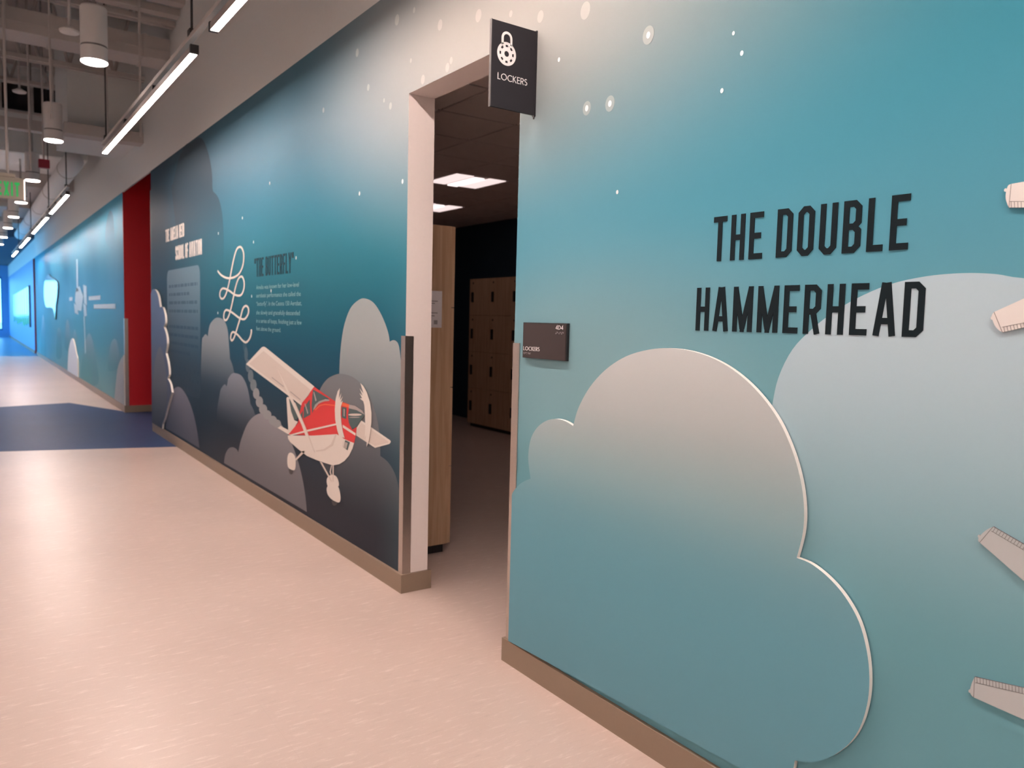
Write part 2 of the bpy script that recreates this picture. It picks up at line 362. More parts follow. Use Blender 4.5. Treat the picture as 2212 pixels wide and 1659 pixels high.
def block_font(t=0.122, Wd=0.38, c=0.085):
    a, b_, lo, hi = t/2, Wd-t/2, t/2, 1-t/2
    def wid(x): return x
    G = {}
    G['T'] = (Wd, [[(0, hi), (Wd, hi)], [(Wd/2, 0), (Wd/2, 1)]])
    G['H'] = (Wd, [[(a, 0), (a, 1)], [(b_, 0), (b_, 1)], [(a, .5), (b_, .5)]])
    G['E'] = (Wd*.93, [[(a, 0), (a, 1)], [(0, hi), (Wd*.93, hi)], [(0, .5), (Wd*.8, .5)], [(0, lo), (Wd*.93, lo)]])
    G['F'] = (Wd*.9, [[(a, 0), (a, 1)], [(0, hi), (Wd*.9, hi)], [(0, .5), (Wd*.8, .5)]])
    G['L'] = (Wd*.85, [[(a, 0), (a, 1)], [(0, lo), (Wd*.85, lo)]])
    G['I'] = (t, [[(a, 0), (a, 1)]])
    G['D'] = (Wd, [[(a, lo), (a, hi), (b_-c, hi), (b_, hi-c), (b_, lo+c), (b_-c, lo), 'C']])
    G['O'] = (Wd, [[(a+c, lo), (a, lo+c), (a, hi-c), (a+c, hi), (b_-c, hi), (b_, hi-c), (b_, lo+c), (b_-c, lo), 'C']])
    G['U'] = (Wd, [[(a, 1), (a, lo+c), (a+c, lo), (b_-c, lo), (b_, lo+c), (b_, 1)]])
    G['C'] = (Wd, [[(b_, .68), (b_, hi-c), (b_-c, hi), (a+c, hi), (a, hi-c), (a, lo+c), (a+c, lo), (b_-c, lo), (b_, lo+c), (b_, .32)]])
    G['S'] = (Wd, [[(b_, .70), (b_, hi-c), (b_-c, hi), (a+c, hi), (a, hi-c), (a, .62), (b_, .40), (b_, lo+c), (b_-c, lo), (a+c, lo), (a, lo+c), (a, .30)]])
    G['B'] = (Wd, [[(a, lo), (a, hi), (b_-c, hi), (b_, hi-c), (b_, .5+c), (b_-c, .5), (b_, .5-c), (b_, lo+c), (b_-c, lo), 'C'], [(a, .5), (b_-c, .5)]])
    G['R'] = (Wd, [[(a, 0), (a, hi), (b_-c, hi), (b_, hi-c), (b_, .45+c), (b_-c, .45), (a, .45)], [(Wd*.55, .45), (b_, 0)]])
    mw = Wd*1.38
    G['M'] = (mw, [[(a, 0), (a, 1)], [(mw-a, 0), (mw-a, 1)], [(a, .97), (mw/2, .07)], [(mw/2, .07), (mw-a, .97)], [(mw/2-t*.42, .055), (mw/2+t*.42, .055)]])
    G['N'] = (Wd*1.08, [[(a, 0), (a, 1)], [(Wd*1.08-a, 0), (Wd*1.08-a, 1)], [(a, .97), (Wd*1.08-a, .03)]])
    aw = Wd*1.12
    G['A'] = (aw, [[(a*.9, 0), (aw/2-t*.22, 1)], [(aw-a*.9, 0), (aw/2+t*.22, 1)], [(aw*.22, .28), (aw*.78, .28)]])
    G['V'] = (aw, [[(a*.9, 1), (aw/2-t*.22, 0)], [(aw-a*.9, 1), (aw/2+t*.22, 0)]])
    G['Y'] = (aw, [[(a*.9, 1), (aw/2, .42)], [(aw-a*.9, 1), (aw/2, .42)], [(aw/2, 0), (aw/2, .48)]])
    G['X'] = (aw, [[(a, 0), (aw-a, 1)], [(a, 1), (aw-a, 0)]])
    G['"'] = (Wd*.55, [[(Wd*.14, .72), (Wd*.14, 1)], [(Wd*.42, .72), (Wd*.42, 1)]])
    G[' '] = (Wd*.45, [])
    return G, t
def round_font(t=0.115):
    h = t/2; G = {}
    G['L'] = (.46, [[(h, 1), (h, 0)], [(0, h), (.46, h)]])
    G['O'] = (.98, [arc(.49, .5, .49-h, .5-h, 0, 348, 28)+['C']])
    G['C'] = (.82, [arc(.49, .5, .49-h, .5-h, 48, 312, 22)])
    G['K'] = (.62, [[(h, 0), (h, 1)], [(h, .47), (.54, 1)], [(.16, .58), (.58, 0)]])
    G['E'] = (.48, [[(h, 0), (h, 1)], [(0, 1-h), (.48, 1-h)], [(0, .52), (.45, .52)], [(0, h), (.48, h)]])
    G['R'] = (.55, [[(h, 0), (h, 1)], [(0, 1-h)]+arc(.27, .73, .22, .27-h, 90, -90, 12)+[(0, .46+h-h)], [(.24, .46), (.52, 0)]])
    G['S'] = (.50, [arc(.25, .755, .19, .245-h, 35, 245, 12)+arc(.25, .285, .20, .285-h, 75, -150, 14)])
    G['4'] = (.58, [[(.43, 0), (.43, .97), (.04, .27)], [(.02, .25), (.58, .25)]])
    G['D'] = (.74, [[(h, h), (h, 1-h), (.22, 1-h)]+arc(.22, .5, .52-h, .5-h, 90, -90, 16)[1:]+['C']])
    return G, t
def glyph_quads(strokes, t):
    out = []
    for s in strokes:
        closed = s[-1] == 'C'
        if closed: s = s[:-1]
        out += strip(s, t, closed)
    return out
def letters(parent, text, font, h, place, mat, width=None, spacing=0.1, depth=0.002, name='letter'):
    """place((u,v), d) -> world point; u runs along the reading direction"""
    G, t = font
    total = sum(G[ch][0]+spacing for ch in text)-spacing
    sx = (width/(total*h)) if width else 1.0
    u = 0.0
    for ch in text:
        wd, strokes = G[ch]
        if strokes:
            bm = bmesh.new()
            for qi, q in enumerate(glyph_quads(strokes, t)):
                dd = depth+.00002*(qi % 12)
                fr = [bm.verts.new(place((u+p.x)*h*sx, p.y*h, dd)) for p in q]; bk = [bm.verts.new(place((u+p.x)*h*sx, p.y*h, 0.0002)) for p in q]
                bm.faces.new(fr); bm.faces.new(bk[::-1])
                for i in range(4): bm.faces.new((fr[i], fr[(i+1) % 4], bk[(i+1) % 4], bk[i]))
            meshobj(name, bm, mat, parent)
        u += wd+spacing
def wall_place(y0, z0): return lambda u, v, d: Vector((-d, y0-u, z0+v))

# ================================================================== the setting
bm = bmesh.new(); bbox(bm, LEFT-0.3, 6.0, -6.0, ENDY, -0.1, 0.0)
floor = struct(meshobj('floor', bm, 'floor'))
def inlay(pts, mat='floor_blue'):
    bm = bmesh.new(); t = [bm.verts.new((x, y, 0.0015)) for x, y in pts]; k = [bm.verts.new((x, y, -0.01)) for x, y in pts]
    n = len(pts)
    for i in range(n): bm.faces.new((t[i], t[(i+1) % n], k[(i+1) % n], k[i]))
    f = bm.faces.new(t); bm.faces.new(k[::-1]); return meshobj('floor_inlay', bm, mat, floor)
inlay([(LEFT, 9.95), (0.0, 8.95), (0.02, 10.3), (2.0, 10.3), (2.0, 12.36), (0.0, 12.50), (-0.56, 14.0), (LEFT, 13.2)])
inlay([(LEFT, 28.7), (0.0, 28.9), (0.0, 30.0), (1.2, 30.0), (1.2, ENDY-0.05), (LEFT, ENDY-0.05)], 'floor_lounge')

def wall_boxes(name, boxes, mats, pick):
    bm = bmesh.new()
    for d in boxes:
        for f in bbox(bm, *d):
            f.normal_update(); f.material_index = pick(f)
    return struct(meshobj(name, bm, mats))
def pick_mural(f):
    n = f.normal
    return 0 if n.x < -0.5 else 1
wall_near = wall_boxes('wall_right_near', [(0, .15, -6, DOOR0, 0, MURAL_TOP), (0, .15, DOOR0, DOOR1, DOORH, MURAL_TOP), (0, .15, DOOR1, ALC0, 0, MURAL_TOP)], ['mural', 'white_paint'], pick_mural)
wall_mid = wall_boxes('wall_right_middle', [(0, .15, ALC1, GAP0, 0, MURAL_TOP)], ['mural2', 'red'], pick_mural)
wall_far = wall_boxes('wall_right_far', [(0, .15, GAP1, ENDY, 0, MURAL_TOP)], ['blue_wall', 'darkred'], pick_mural)
struct(box('wall_right_upper', 'upper_paint', 0, .02, -6, ENDY, MURAL_TOP, ROOF))
# red recess between the two murals, dark red recess further on
for nm, y0, y1, mt in (('recess', ALC0, ALC1, 'red'), ('niche', GAP0, GAP1, 'darkred')):
    struct(box('wall_%s_end' % nm, mt, .02, 1.7, y1+.0006, y1+.1, 0.0, 4.3))
    struct(box('wall_%s_back' % nm, mt, 1.6, 1.7, y0, y1, 0, 4.3))
    struct(box('wall_%s_front' % nm, mt, .02, 1.7, y0-.1, y0-.0006, 0.0, 4.3))
    struct(box('ceiling_%s' % nm, mt, .02, 1.7, y0-.1, y1+.1, 4.2, 4.3))
# corridor shell
struct(box('wall_left', 'white_paint', LEFT-.15, LEFT, -6, 26.0, 0, ROOF))
struct(box('wall_back', 'white_paint', LEFT, 0, -6.1, -6, 0, ROOF))
struct(box('ceiling', 'roof_paint', LEFT-.15, .15, -6.1, 16.0, ROOF, ROOF+.1))
struct(box('ceiling_far', 'pale_soffit', LEFT, 0, 16.15, 18.2, 4.15, 4.25))
struct(box('ceiling_end', 'struct_paint', LEFT, 0, 18.2, 29.5, 4.02, 4.25))
struct(box('ceiling_lounge', flat('navy_ceiling', (0.05, 0.07, 0.11), 0.8), LEFT, 0, 29.5, ENDY, 3.75, 4.25))

# baseboards
BT, BH = 0.016, 0.100
def baseboard(name, boxes):
    bm = bmesh.new()
    for d in boxes: bbox(bm, *d)
    return struct(meshobj(name, bm, 'base'))
baseboard('baseboard_right_near', [(-BT, -.0002, -6, DOOR0+BT, 0, BH), (-.0002, .15+BT, DOOR0+.0002, DOOR0+BT, 0, BH)])
baseboard('baseboard_right_door', [(-BT, -.0002, DOOR1-BT, ALC0, 0, BH), (-.0002, .15+BT, DOOR1-BT, DOOR1-.0002, 0, BH)])
baseboard('baseboard_right_middle', [(-BT, -.0002, ALC1-BT, GAP0, 0, BH), (-.0002, 1.6, ALC1-BT, ALC1-.0002, 0, BH)])
baseboard('baseboard_right_far', [(-BT, -.0002, GAP1, ENDY, 0, BH)])
baseboard('baseboard_left', [(LEFT+.0002, LEFT+BT, -6, 26.0, 0, BH)])

# end wall with its window, glazed side towards the daylight
EW0, EW1, EZ0, EZ1 = LEFT+.25, -0.30, 0.35, 3.15
wall_boxes('wall_end', [(LEFT, EW0, ENDY, ENDY+.2, 0, 4.2), (EW1, .15, ENDY, ENDY+.2, 0, 4.2), (EW0, EW1, ENDY, ENDY+.2, 0, EZ0), (EW0, EW1, ENDY, ENDY+.2, EZ1, 4.2)], ['blue_wall'], lambda f: 0)
def window(name, plane, a0, a1, z0, z1, at, nv, th=.08):
    o = bpy.data.objects.new(name, None); link(o); struct(o)
    def bx(n, mt, a, b_, c, d, t=th):
        if plane == 'Y': return box(n, mt, a, b_, at-t/2, at+t/2, c, d, parent=o)
        return box(n, mt, at-t/2, at+t/2, a, b_, c, d, parent=o)
    fwid = .09
    for k in range(nv+1):
        p = a0+(a1-a0)*k/nv; bx('mullion', 'frame_blue', max(a0, p-fwid/2), min(a1, p+fwid/2), z0, z1)
    bx('head', 'frame_blue', a0, a1, z1-fwid, z1, th*.98); bx('sill', 'frame_blue', a0, a1, z0, z0+fwid, th*.98)
    for k in range(nv):
        p, q = a0+(a1-a0)*k/nv+fwid/2, a0+(a1-a0)*(k+1)/nv-fwid/2
        bx('pane', 'glass', p, q, z0+fwid, z1-fwid, .01)
    return o
window('window_1', 'Y', EW0, EW1, EZ0, EZ1, ENDY+.06, 3)
window('window_2', 'X', 26.0, ENDY-.1, 0.2, 3.6, LEFT-.06, 11)
wall_boxes('wall_left_far', [(LEFT-.15, LEFT, 26.0, ENDY, 0, .2), (LEFT-.15, LEFT, 26.0, ENDY, 3.6, 4.2)], ['white_paint'], lambda f: 0)
for nm, loc, rot, sx, sy in (('end', ((EW0+EW1)/2, ENDY+.25, (EZ0+EZ1)/2), (-math.pi/2, 0, 0), EW1-EW0, EZ1-EZ0),
                             ('side', (LEFT-.2, 37.5, 1.9), (0, -math.pi/2, 0), 3.4, 22.8)):
    ld = bpy.data.lights.new('daylight_portal_'+nm, 'AREA'); ld.shape = 'RECTANGLE'; ld.size = sx; ld.size_y = sy
    ld.cycles.is_portal = True
    lo = bpy.data.objects.new('daylight_portal_'+nm, ld); lo.location = loc; lo.rotation_euler = rot; link(lo)
struct(box('ground', 'ground', -40, 30, ENDY+.2, 110, -.2, -.1))
struct(box('ground_side', 'ground', -40, LEFT-.15, 12, ENDY+.2, -.2, -.1))

# locker room shell
LX, LC = 4.25, 2.85
struct(box('wall_locker_room_back', 'navy', LX, LX+.1, .9, 11.2, 0, LC+.2))
struct(box('wall_locker_room_far', 'navy', .15, LX, 11.1, 11.2, 0, LC+.2))
struct(box('wall_locker_room_near', 'navy', .15, LX, .9, 1.0, 0, LC+.2))
T = 0.61; TX0, TY0 = 0.16, 0.98
ceil_l = struct(box('ceiling_locker_room', 'tbar', .15, LX, 1.0, 11.1, LC+.012, LC+.2))
troff = [(3, 9), (3, 6), (4, 12)]
troff_cells = {(3, 9), (4, 12), (1, 3), (3, 3), (5, 3), (3, 6), (1, 9), (1, 12)}  # cells hidden from the doorway are extra lights added to brighten the room
bm = bmesh.new(); bbox(bm, 0, T-.022, 0, T-.022, 0, .012); tile_me = bpy.data.meshes.new('ceiling_tile'); bm.to_mesh(tile_me); bm.free(); tile_me.materials.append(M['tile'])
for i in range(7):
    for j in range(17):
        x, y = TX0+i*T, TY0+j*T
        if y+T > 11.1 or x+T > LX+.2 or y < 1.0: continue
        if (i, j) in troff_cells: continue
        o = bpy.data.objects.new('ceiling_tile', tile_me); link(o, ceil_l); o.location = (x+.011, y+.011, LC+.001)
        if x+T > LX: o.scale.x = (LX-x-.012)/(T-.022)
for (i, j) in sorted(troff_cells):
    x, y = TX0+i*T, TY0+j*T
    t = thing('ceiling_light', (x+T/2, y+T/2, LC), 'square recessed ceiling light panel with three lit strips inside the locker room, in a set partly added unseen for brightness', 'ceiling light', 'locker room ceiling lights')
    box('frame', 'tile', x+.008, x+T-.008, y+.008, y+T-.008, LC+.002, LC+.012, parent=t)
    box('lens', 'troffer', x+.02, x+.215, y+.02, y+T-.02, LC-.004, LC+.002, parent=t)
    box('lens', 'troffer_mid', x+.25, x+.36, y+.06, y+T-.02, LC-.012, LC+.002, parent=t)
    box('lens', 'troffer', x+.395, x+T-.02, y+.02, y+T-.02, LC-.004, LC+.002, parent=t)

# ================================================================== doorway metal guards
def guard(name, y0, leg_dir, label, yj):
    t = thing(name, (0, yj, BH), label, 'corner guard')
    # wall leg and jamb leg
    ya, yb = (yj, yj+.042*leg_dir)
    box('wall_leg', 'steel', -.004, -.0004, min(ya, yb)-(0.004 if leg_dir > 0 else 0), max(ya, yb)+(0.004 if leg_dir < 0 else 0), BH+.001, 1.364, parent=t)
    box('jamb_leg', 'steel', -.0004, .045, yj-.004*leg_dir if leg_dir > 0 else yj+.0004, yj-.0004 if leg_dir > 0 else yj+.004, BH+.001, 1.364, parent=t)
    return t
guard('corner_guard', 0, 1, 'brushed steel corner guard on the jamb beside the red airplane mural', DOOR1)
guard('corner_guard', 0, -1, 'brushed steel corner guard on the doorway edge beside the large cloud panel', DOOR0)
guard('corner_guard', 0, 1, 'metal corner guard at the red recess end of the second mural wall', ALC1)

# ================================================================== printed clouds and stars on the near mural
CLIFT = [0]
def cloud_print(pts, col, ztop, zbot, atop, lift, abot=0.0, sharp=(), parent=None, sky=None, n=4, wallpts=None):
    yz = wallpts if wallpts else px(pts)
    yz = smooth_line(yz, n, True, sharp); CLIFT[0] += 1; lift = lift+.00004*CLIFT[0]
    return decal('cloud_print', yz, fade_print('cloud_print_ink', col, ztop, zbot, atop, abot, sky), lift, .0003, parent)
CG = (0.44, 0.45, 0.47)
# behind the right-hand title
cloud_print(None, (0.48, 0.62, 0.70), 1.50, 0.65, 0.95, .0006, parent=wall_near,
            wallpts=px([(1640, 1130), (1658, 950), (1668, 878), (1682, 815), (1712, 755), (1755, 710), (1800, 675), (1850, 645), (1920, 615), (2000, 597), (2080, 590), (2150, 592), (2212, 601)])
            + [(0.60, 1.56), (0.45, 1.49), (0.36, 1.42), (0.30, 1.45), (0.12, 1.47), (-0.05, 1.38), (-0.15, 1.2), (-0.2, 0.6), (0.6, 0.58), (1.3, 0.6)])
# behind the propeller
cloud_print([(726, 935), (728, 840), (733, 815), (735, 765), (742, 710), (756, 668), (775, 648), (790, 645), (808, 655), (825, 682), (838, 716), (842, 738), (852, 735), (862, 748), (868, 800), (868, 1010), (800, 1020)],
            (0.40, 0.43, 0.43), 1.42, 0.62, 0.85, .0006, sharp=(2, 11, 14, 15), parent=wall_near)
cloud_print([(686, 990), (682, 880), (690, 845), (706, 820), (726, 809), (742, 808), (765, 816), (788, 838), (804, 868), (816, 910), (821, 950), (822, 985), (840, 1000), (856, 1030), (866, 1080), (866, 1150), (780, 1130)],
            (0.30, 0.29, 0.29), 1.10, 0.25, 0.62, .0010, sharp=(11, 14, 15), parent=wall_near)
cloud_print([(484, 1000), (487, 982), (494, 969), (503, 966), (511, 970), (515, 977), (521, 950), (535, 915), (552, 897), (570, 893), (592, 902), (616, 928), (636, 972), (651, 1022), (660, 1072), (663, 1106), (560, 1045)],
            (0.40, 0.39, 0.42), 0.95, 0.15, 0.85, .0010, 0.35, sharp=(5, 0, 15, 16), parent=wall_near)
cloud_print([(436, 860), (436, 745), (440, 727), (445, 722), (449, 727), (453, 703), (462, 690), (471, 686), (484, 692), (492, 713), (495, 748), (497, 775), (505, 800), (508, 850), (470, 880)],
            (0.36, 0.40, 0.43), 1.38, 0.72, 0.75, .0006, sharp=(4, 11), parent=wall_near)
cloud_print([(470, 905), (475, 850), (480, 836), (486, 830), (490, 834), (493, 818), (500, 808), (508, 806), (522, 812), (533, 832), (539, 858), (541, 872), (550, 892), (556, 930), (500, 960)],
            (0.30, 0.33, 0.39), 1.08, 0.45, 0.85, .0006, sharp=(5, 11), parent=wall_near)
cloud_print([(358, 925), (362, 880), (370, 850), (380, 837), (391, 838), (405, 858), (417, 890), (426, 930), (431, 968), (395, 946)],
            (0.26, 0.27, 0.35), 0.95, 0.12, 0.85, .0010, 0.3, sharp=(8, 9, 0), parent=wall_near)
# dark thunderhead at the top of the mural by the red recess
cloud_print([(372, 420), (374, 395), (386, 345), (400, 314), (415, 308), (428, 297), (440, 305), (452, 338), (458, 375), (459, 405), (461, 414), (472, 428), (480, 462), (483, 510), (482, 560), (470, 620), (400, 600)],
            (0.030, 0.050, 0.070), 2.8, 1.7, 0.85, .0006, sharp=(4, 10), parent=wall_near)
star_ink = flat('star_ink', (0.80, 0.86, 0.86), 0.5)
halo_ink = fade_print('star_halo_ink', (0.75, 0.72, 0.68), 9.0, 8.0, 0.24, 0.24)
def star(x, y, r, halo=0.0):
    cy, cz = W(x, y)
    if halo: decal('star_halo', ell(cy, cz, halo, halo*1.15, 24), halo_ink, .00135, .0003, wall_near)
    r = min(r, .010)
    if r: decal('star_print', ell(cy, cz, r, r*1.25, 10), star_ink, .0016, .0003, wall_near)
for x, y, r, hl in ((1585, 72, .005, 0), (1603, 115, .006, 0), (1560, 196, .006, 0), (1334, 415, .006, 0), (1268, 234, .009, .022), (1318, 224, .009, .024),
                    (1401, 76, .009, .026), (1265, 23, 0, .027), (1208, 129, .007, 0), (1168, 36, 0, .02), (1034, 34, 0, .024), (951, 54, 0, .022), (858, 43, 0, .024),
                    (870, 392, .012, 0), (777, 418, .013, 0), (796, 189, 0, .016), (844, 229, 0, .016), (699, 238, 0, .014), (914, 172, 0, .02), (975, 131, 0, .014),
                    (967, 146, 0, .018), (772, 114, 0, .02), (895, 22, 0, .012), (1104, 30, 0, .012), (583, 396, .013, 0), (524, 471, .013, 0), (548, 523, .017, 0), (472, 504, .013, 0),
                    (640, 557, .018, 0), (544, 640, .014, 0), (471, 676, .01, 0), (586, 628, .014, 0), (830, 217, 0, .01), (888, 131, 0, .01)):
    star(x, y, r, hl)

# ================================================================== airplane on the mural
ap = thing('airplane_graphic', (0, W(720, 1000)[0], W(720, 1000)[1]), 'red and cream high-wing propeller airplane pictured diving on the dark mural', 'airplane picture')
Z4 = lambda p: px(zoompx(p, 460, 620, 3.318)); Z6 = lambda p: px(zoompx(p, 620, 780, 5.185))
def ap_part(name, yz, mat, lv, parent=None): return decal(name, yz, mat, .0016+.0006*lv, .0005, parent or ap)
ap_part('stabilizer', Z4([(424, 985), (432, 968), (552, 1030), (552, 1062)]), 'cream', 0)
ap_part('tail_fin', Z4([(528, 797), (536, 786), (548, 792), (566, 900), (585, 955), (610, 965), (560, 1048), (542, 1035)]), 'cream', 0)
ap_part('tail_window', Z4([(548, 803), (642, 852), (628, 900), (600, 952), (582, 945), (562, 890)]), 'glass_print', 1)
ap_part('wing', Z6([(835, 664), (785, 745), (778, 832), (990, 972), (1150, 928), (1165, 908), (1160, 888)]), 'cream', 1)
ap_part('wing_panel', Z6([(838, 690), (795, 760), (790, 825), (990, 950), (1135, 915), (1140, 900)]), 'cream2', 2)
lw = ap_part('wing', Z4([(240, 553), (352, 432), (366, 427), (380, 433), (728, 712), (716, 768), (640, 852), (560, 792)]), 'cream', 2)
ap_part('wing_panel', Z4([(262, 550), (366, 458), (704, 738), (694, 775), (637, 832)]), 'cream2', 3)
ap_part('aileron_line', Z4([(424, 650), (428, 646), (512, 712), (508, 716)]), 'spinner_grey', 4)
ap_part('aileron_line', Z4([(556, 752), (560, 748), (632, 806), (628, 810)]), 'spinner_grey', 4)
fus = ap_part('fuselage', Z6([(20, 822), (130, 690), (150, 560), (172, 470), (240, 385), (298, 300), (310, 286), (480, 408), (545, 450), (640, 462), (710, 488), (694, 560), (688, 640), (705, 715), (740, 765), (786, 735), (778, 820), (757, 918), (650, 874), (565, 818), (300, 834)]), 'plane_red', 3)
ap_part('belly', Z6([(14, 832), (300, 834), (565, 818), (650, 874), (757, 918), (740, 980), (700, 1060), (650, 1118), (590, 1155), (520, 1168), (430, 1140), (330, 1105), (230, 1062), (130, 985), (40, 905), (18, 870)]), 'cream', 4)
ap_part('belly_line', Z6([(330, 1000), (420, 985), (500, 930), (545, 825), (562, 825), (520, 945), (430, 1003), (335, 1015)]), 'cream2', 5)
ap_part('stripe', Z6([(30, 826), (240, 768), (560, 697), (562, 716), (240, 790), (60, 834)]), 'cream', 5)
ap_part('stripe', Z6([(632, 712), (776, 808), (772, 834), (632, 744)]), 'cream', 5)
ap_part('cowl_top', Z6([(622, 463), (708, 489), (700, 520), (622, 500)]), 'plane_orange', 5)
ap_part('dash_line', Z6([(315, 545), (370, 492), (430, 478), (545, 492), (545, 502), (430, 490), (378, 502), (325, 552)]), 'plane_orange', 5)
ap_part('windshield', Z6([(300, 318), (484, 425), (430, 432), (350, 462), (315, 510), (290, 582), (282, 500), (290, 390)]), 'glass_print', 5)
ap_part('dashboard', Z6([(300, 545), (322, 488), (370, 448), (440, 425), (486, 434), (478, 446), (420, 452), (360, 478), (312, 540)]), 'spinner_grey', 6)
ap_part('glare', Z6([(303, 345), (312, 345), (340, 440), (326, 452)]), 'spinner_grey', 6)
ap_part('side_window', Z6([(262, 428), (268, 600), (192, 642), (196, 520)]), 'glass_print', 5)
ap_part('glare', Z6([(204, 480), (214, 475), (246, 580), (236, 592)]), 'spinner_grey', 6)
ap_part('side_window', Z6([(186, 550), (180, 652), (146, 664), (158, 600)]), 'glass_print', 5)
ap_part('cowl_vent', Z6([(622, 513), (674, 522), (670, 648), (622, 632)]), 'glass_print', 5)
ap_part('vent_glare', Z6([(642, 535), (656, 537), (654, 620), (642, 615)]), 'spinner_grey', 6)
ap_part('spinner', Z6([(702, 530), (690, 600), (700, 690), (738, 768), (786, 735), (876, 602), (800, 545)]), 'glass_print', 5)
ap_part('spinner_top', Z6([(706, 488), (770, 500), (850, 555), (876, 598), (790, 550), (700, 528)]), 'spinner_grey', 6)
ap_part('spinner_glare', Z6(ell(770, 600, 76, 13)), 'cream2', 6)
ap_part('spinner_glare', Z6(ell(765, 630, 62, 5)), 'spinner_grey', 6)
ap_part('wing_strut', Z4([(470, 590), (508, 668), (590, 828), (668, 1008), (738, 1185), (716, 1196), (640, 985), (555, 800)]), 'cream', 7)
ap_part('strut_line', Z4([(590, 828), (596, 828), (672, 1008), (738, 1185), (734, 1186), (667, 1008)]), 'cream2', 8)
ap_part('grille', Z6([(660, 884), (712, 910), (686, 998), (640, 962)]), 'glass_print', 6)
for k in range(3): ap_part('grille_slot', Z6([(662-3+k*14-8, 900+k*6+0), (670-3+k*14-8, 904+k*6), (656+k*12-8, 972+k*5), (650+k*12-8, 968+k*5)]), 'cream2', 7)
blade1 = [(602, 303), (578, 340), (556, 420), (546, 540), (550, 650), (572, 770), (600, 860), (636, 968), (630, 900), (652, 925), (632, 850), (656, 862), (636, 790), (620, 700), (612, 600), (614, 510), (636, 440), (612, 462), (634, 395), (604, 440), (618, 358), (592, 420)]
blade2 = [(834, 248), (866, 280), (905, 350), (940, 460), (958, 580), (956, 690), (942, 800), (924, 900), (902, 964), (906, 880), (890, 905), (896, 830), (880, 860), (888, 740), (884, 600), (878, 500), (866, 450), (828, 418), (852, 415), (824, 360), (858, 390), (826, 308), (868, 365)]
ap_part('propeller_blade', Z6(blade1), 'cream', 8); ap_part('propeller_blade', Z6(blade2), 'cream', 8)
ap_part('gear_leg', Z6([(185, 1000), (215, 1010), (108, 1112), (98, 1098)]), 'cream2', 4)
ap_part('wheel_fairing', smooth_line(Z6([(12, 1075), (30, 1030), (60, 1028), (92, 1060), (104, 1120), (98, 1205), (74, 1222), (30, 1200), (12, 1160)]), 4, True), 'cream', 5)
ap_part('tyre', Z6([(22, 1205), (76, 1222), (66, 1262), (48, 1270), (32, 1255)]), 'black', 3)
ap_part('gear_leg', Z6([(372, 1122), (398, 1135), (512, 1345), (500, 1352)]), 'cream2', 4)
ap_part('gear_leg', Z6([(500, 1168), (510, 1168), (496, 1240), (508, 1280), (498, 1284), (484, 1240)]), 'cream2', 4)
ap_part('gear_leg', Z6([(516, 1168), (530, 1168), (528, 1350), (516, 1350)]), 'cream2', 4)
ap_part('wheel_fairing', smooth_line(Z6([(450, 1330), (472, 1288), (515, 1272), (556, 1292), (580, 1340), (582, 1400), (520, 1430), (462, 1400)]), 4, True), 'cream', 3)
ap_part('wheel_fairing', smooth_line(Z6([(452, 1430), (470, 1392), (520, 1376), (570, 1395), (596, 1450), (607, 1530), (598, 1575), (570, 1580), (505, 1545), (462, 1490)]), 4, True), 'cream', 5)
ap_part('tyre', smooth_line(Z6([(508, 1560), (570, 1580), (558, 1608), (530, 1618), (512, 1600)]), 4, True), 'black', 2)
# smoke puffs and looping flight path
smoke = thing('smoke_trail_graphic', (0, *W(560, 840)), 'faint pale trail of smoke puffs rising from the airplane tail', 'smoke picture')
sm = fade_print('smoke_ink', (0.70, 0.70, 0.70), 9, 8, .4, .42)
tr = [(529, 745, 4, 16), (532, 765, 4, 16), (536, 790, 5, 14), (542, 812, 6, 14), (548, 832, 7, 13), (554, 850, 7, 12), (561, 868, 8, 12), (569, 884, 9, 11), (578, 896, 9, 10), (590, 908, 9, 10), (599, 915, 9, 9)]
for i, (x, y, a, b_) in enumerate(tr):
    decal('smoke_puff', px(ell(x, y, a, b_, 14)), sm if i > 4 else fade_print('thin_smoke_ink', (0.6, 0.66, 0.68), 9, 8, .2, .05+.06*i), .0016+.0001*i, .00008, smoke)
loop = [(480, 463), (505, 492), (545, 512), (590, 508), (630, 480), (655, 420), (660, 350), (648, 308), (630, 298), (610, 318), (592, 378), (577, 450), (562, 530), (545, 600), (527, 645), (508, 655), (495, 635), (500, 600), (520, 583), (560, 600), (600, 628), (640, 630), (660, 590), (663, 540), (648, 503), (625, 515), (605, 570), (590, 640), (575, 710), (556, 775), (538, 803), (523, 790), (526, 750), (542, 732), (580, 750), (630, 787), (665, 795), (690, 760), (692, 722), (676, 704), (655, 722), (637, 785), (620, 840), (605, 890), (590, 930), (577, 942), (570, 925), (575, 895), (590, 884), (620, 905), (650, 940), (676, 955), (700, 930), (712, 890), (712, 866)]
lp = smooth_line(px(zoompx(loop, 320, 440, 3.189)), 4)
bm = bmesh.new()
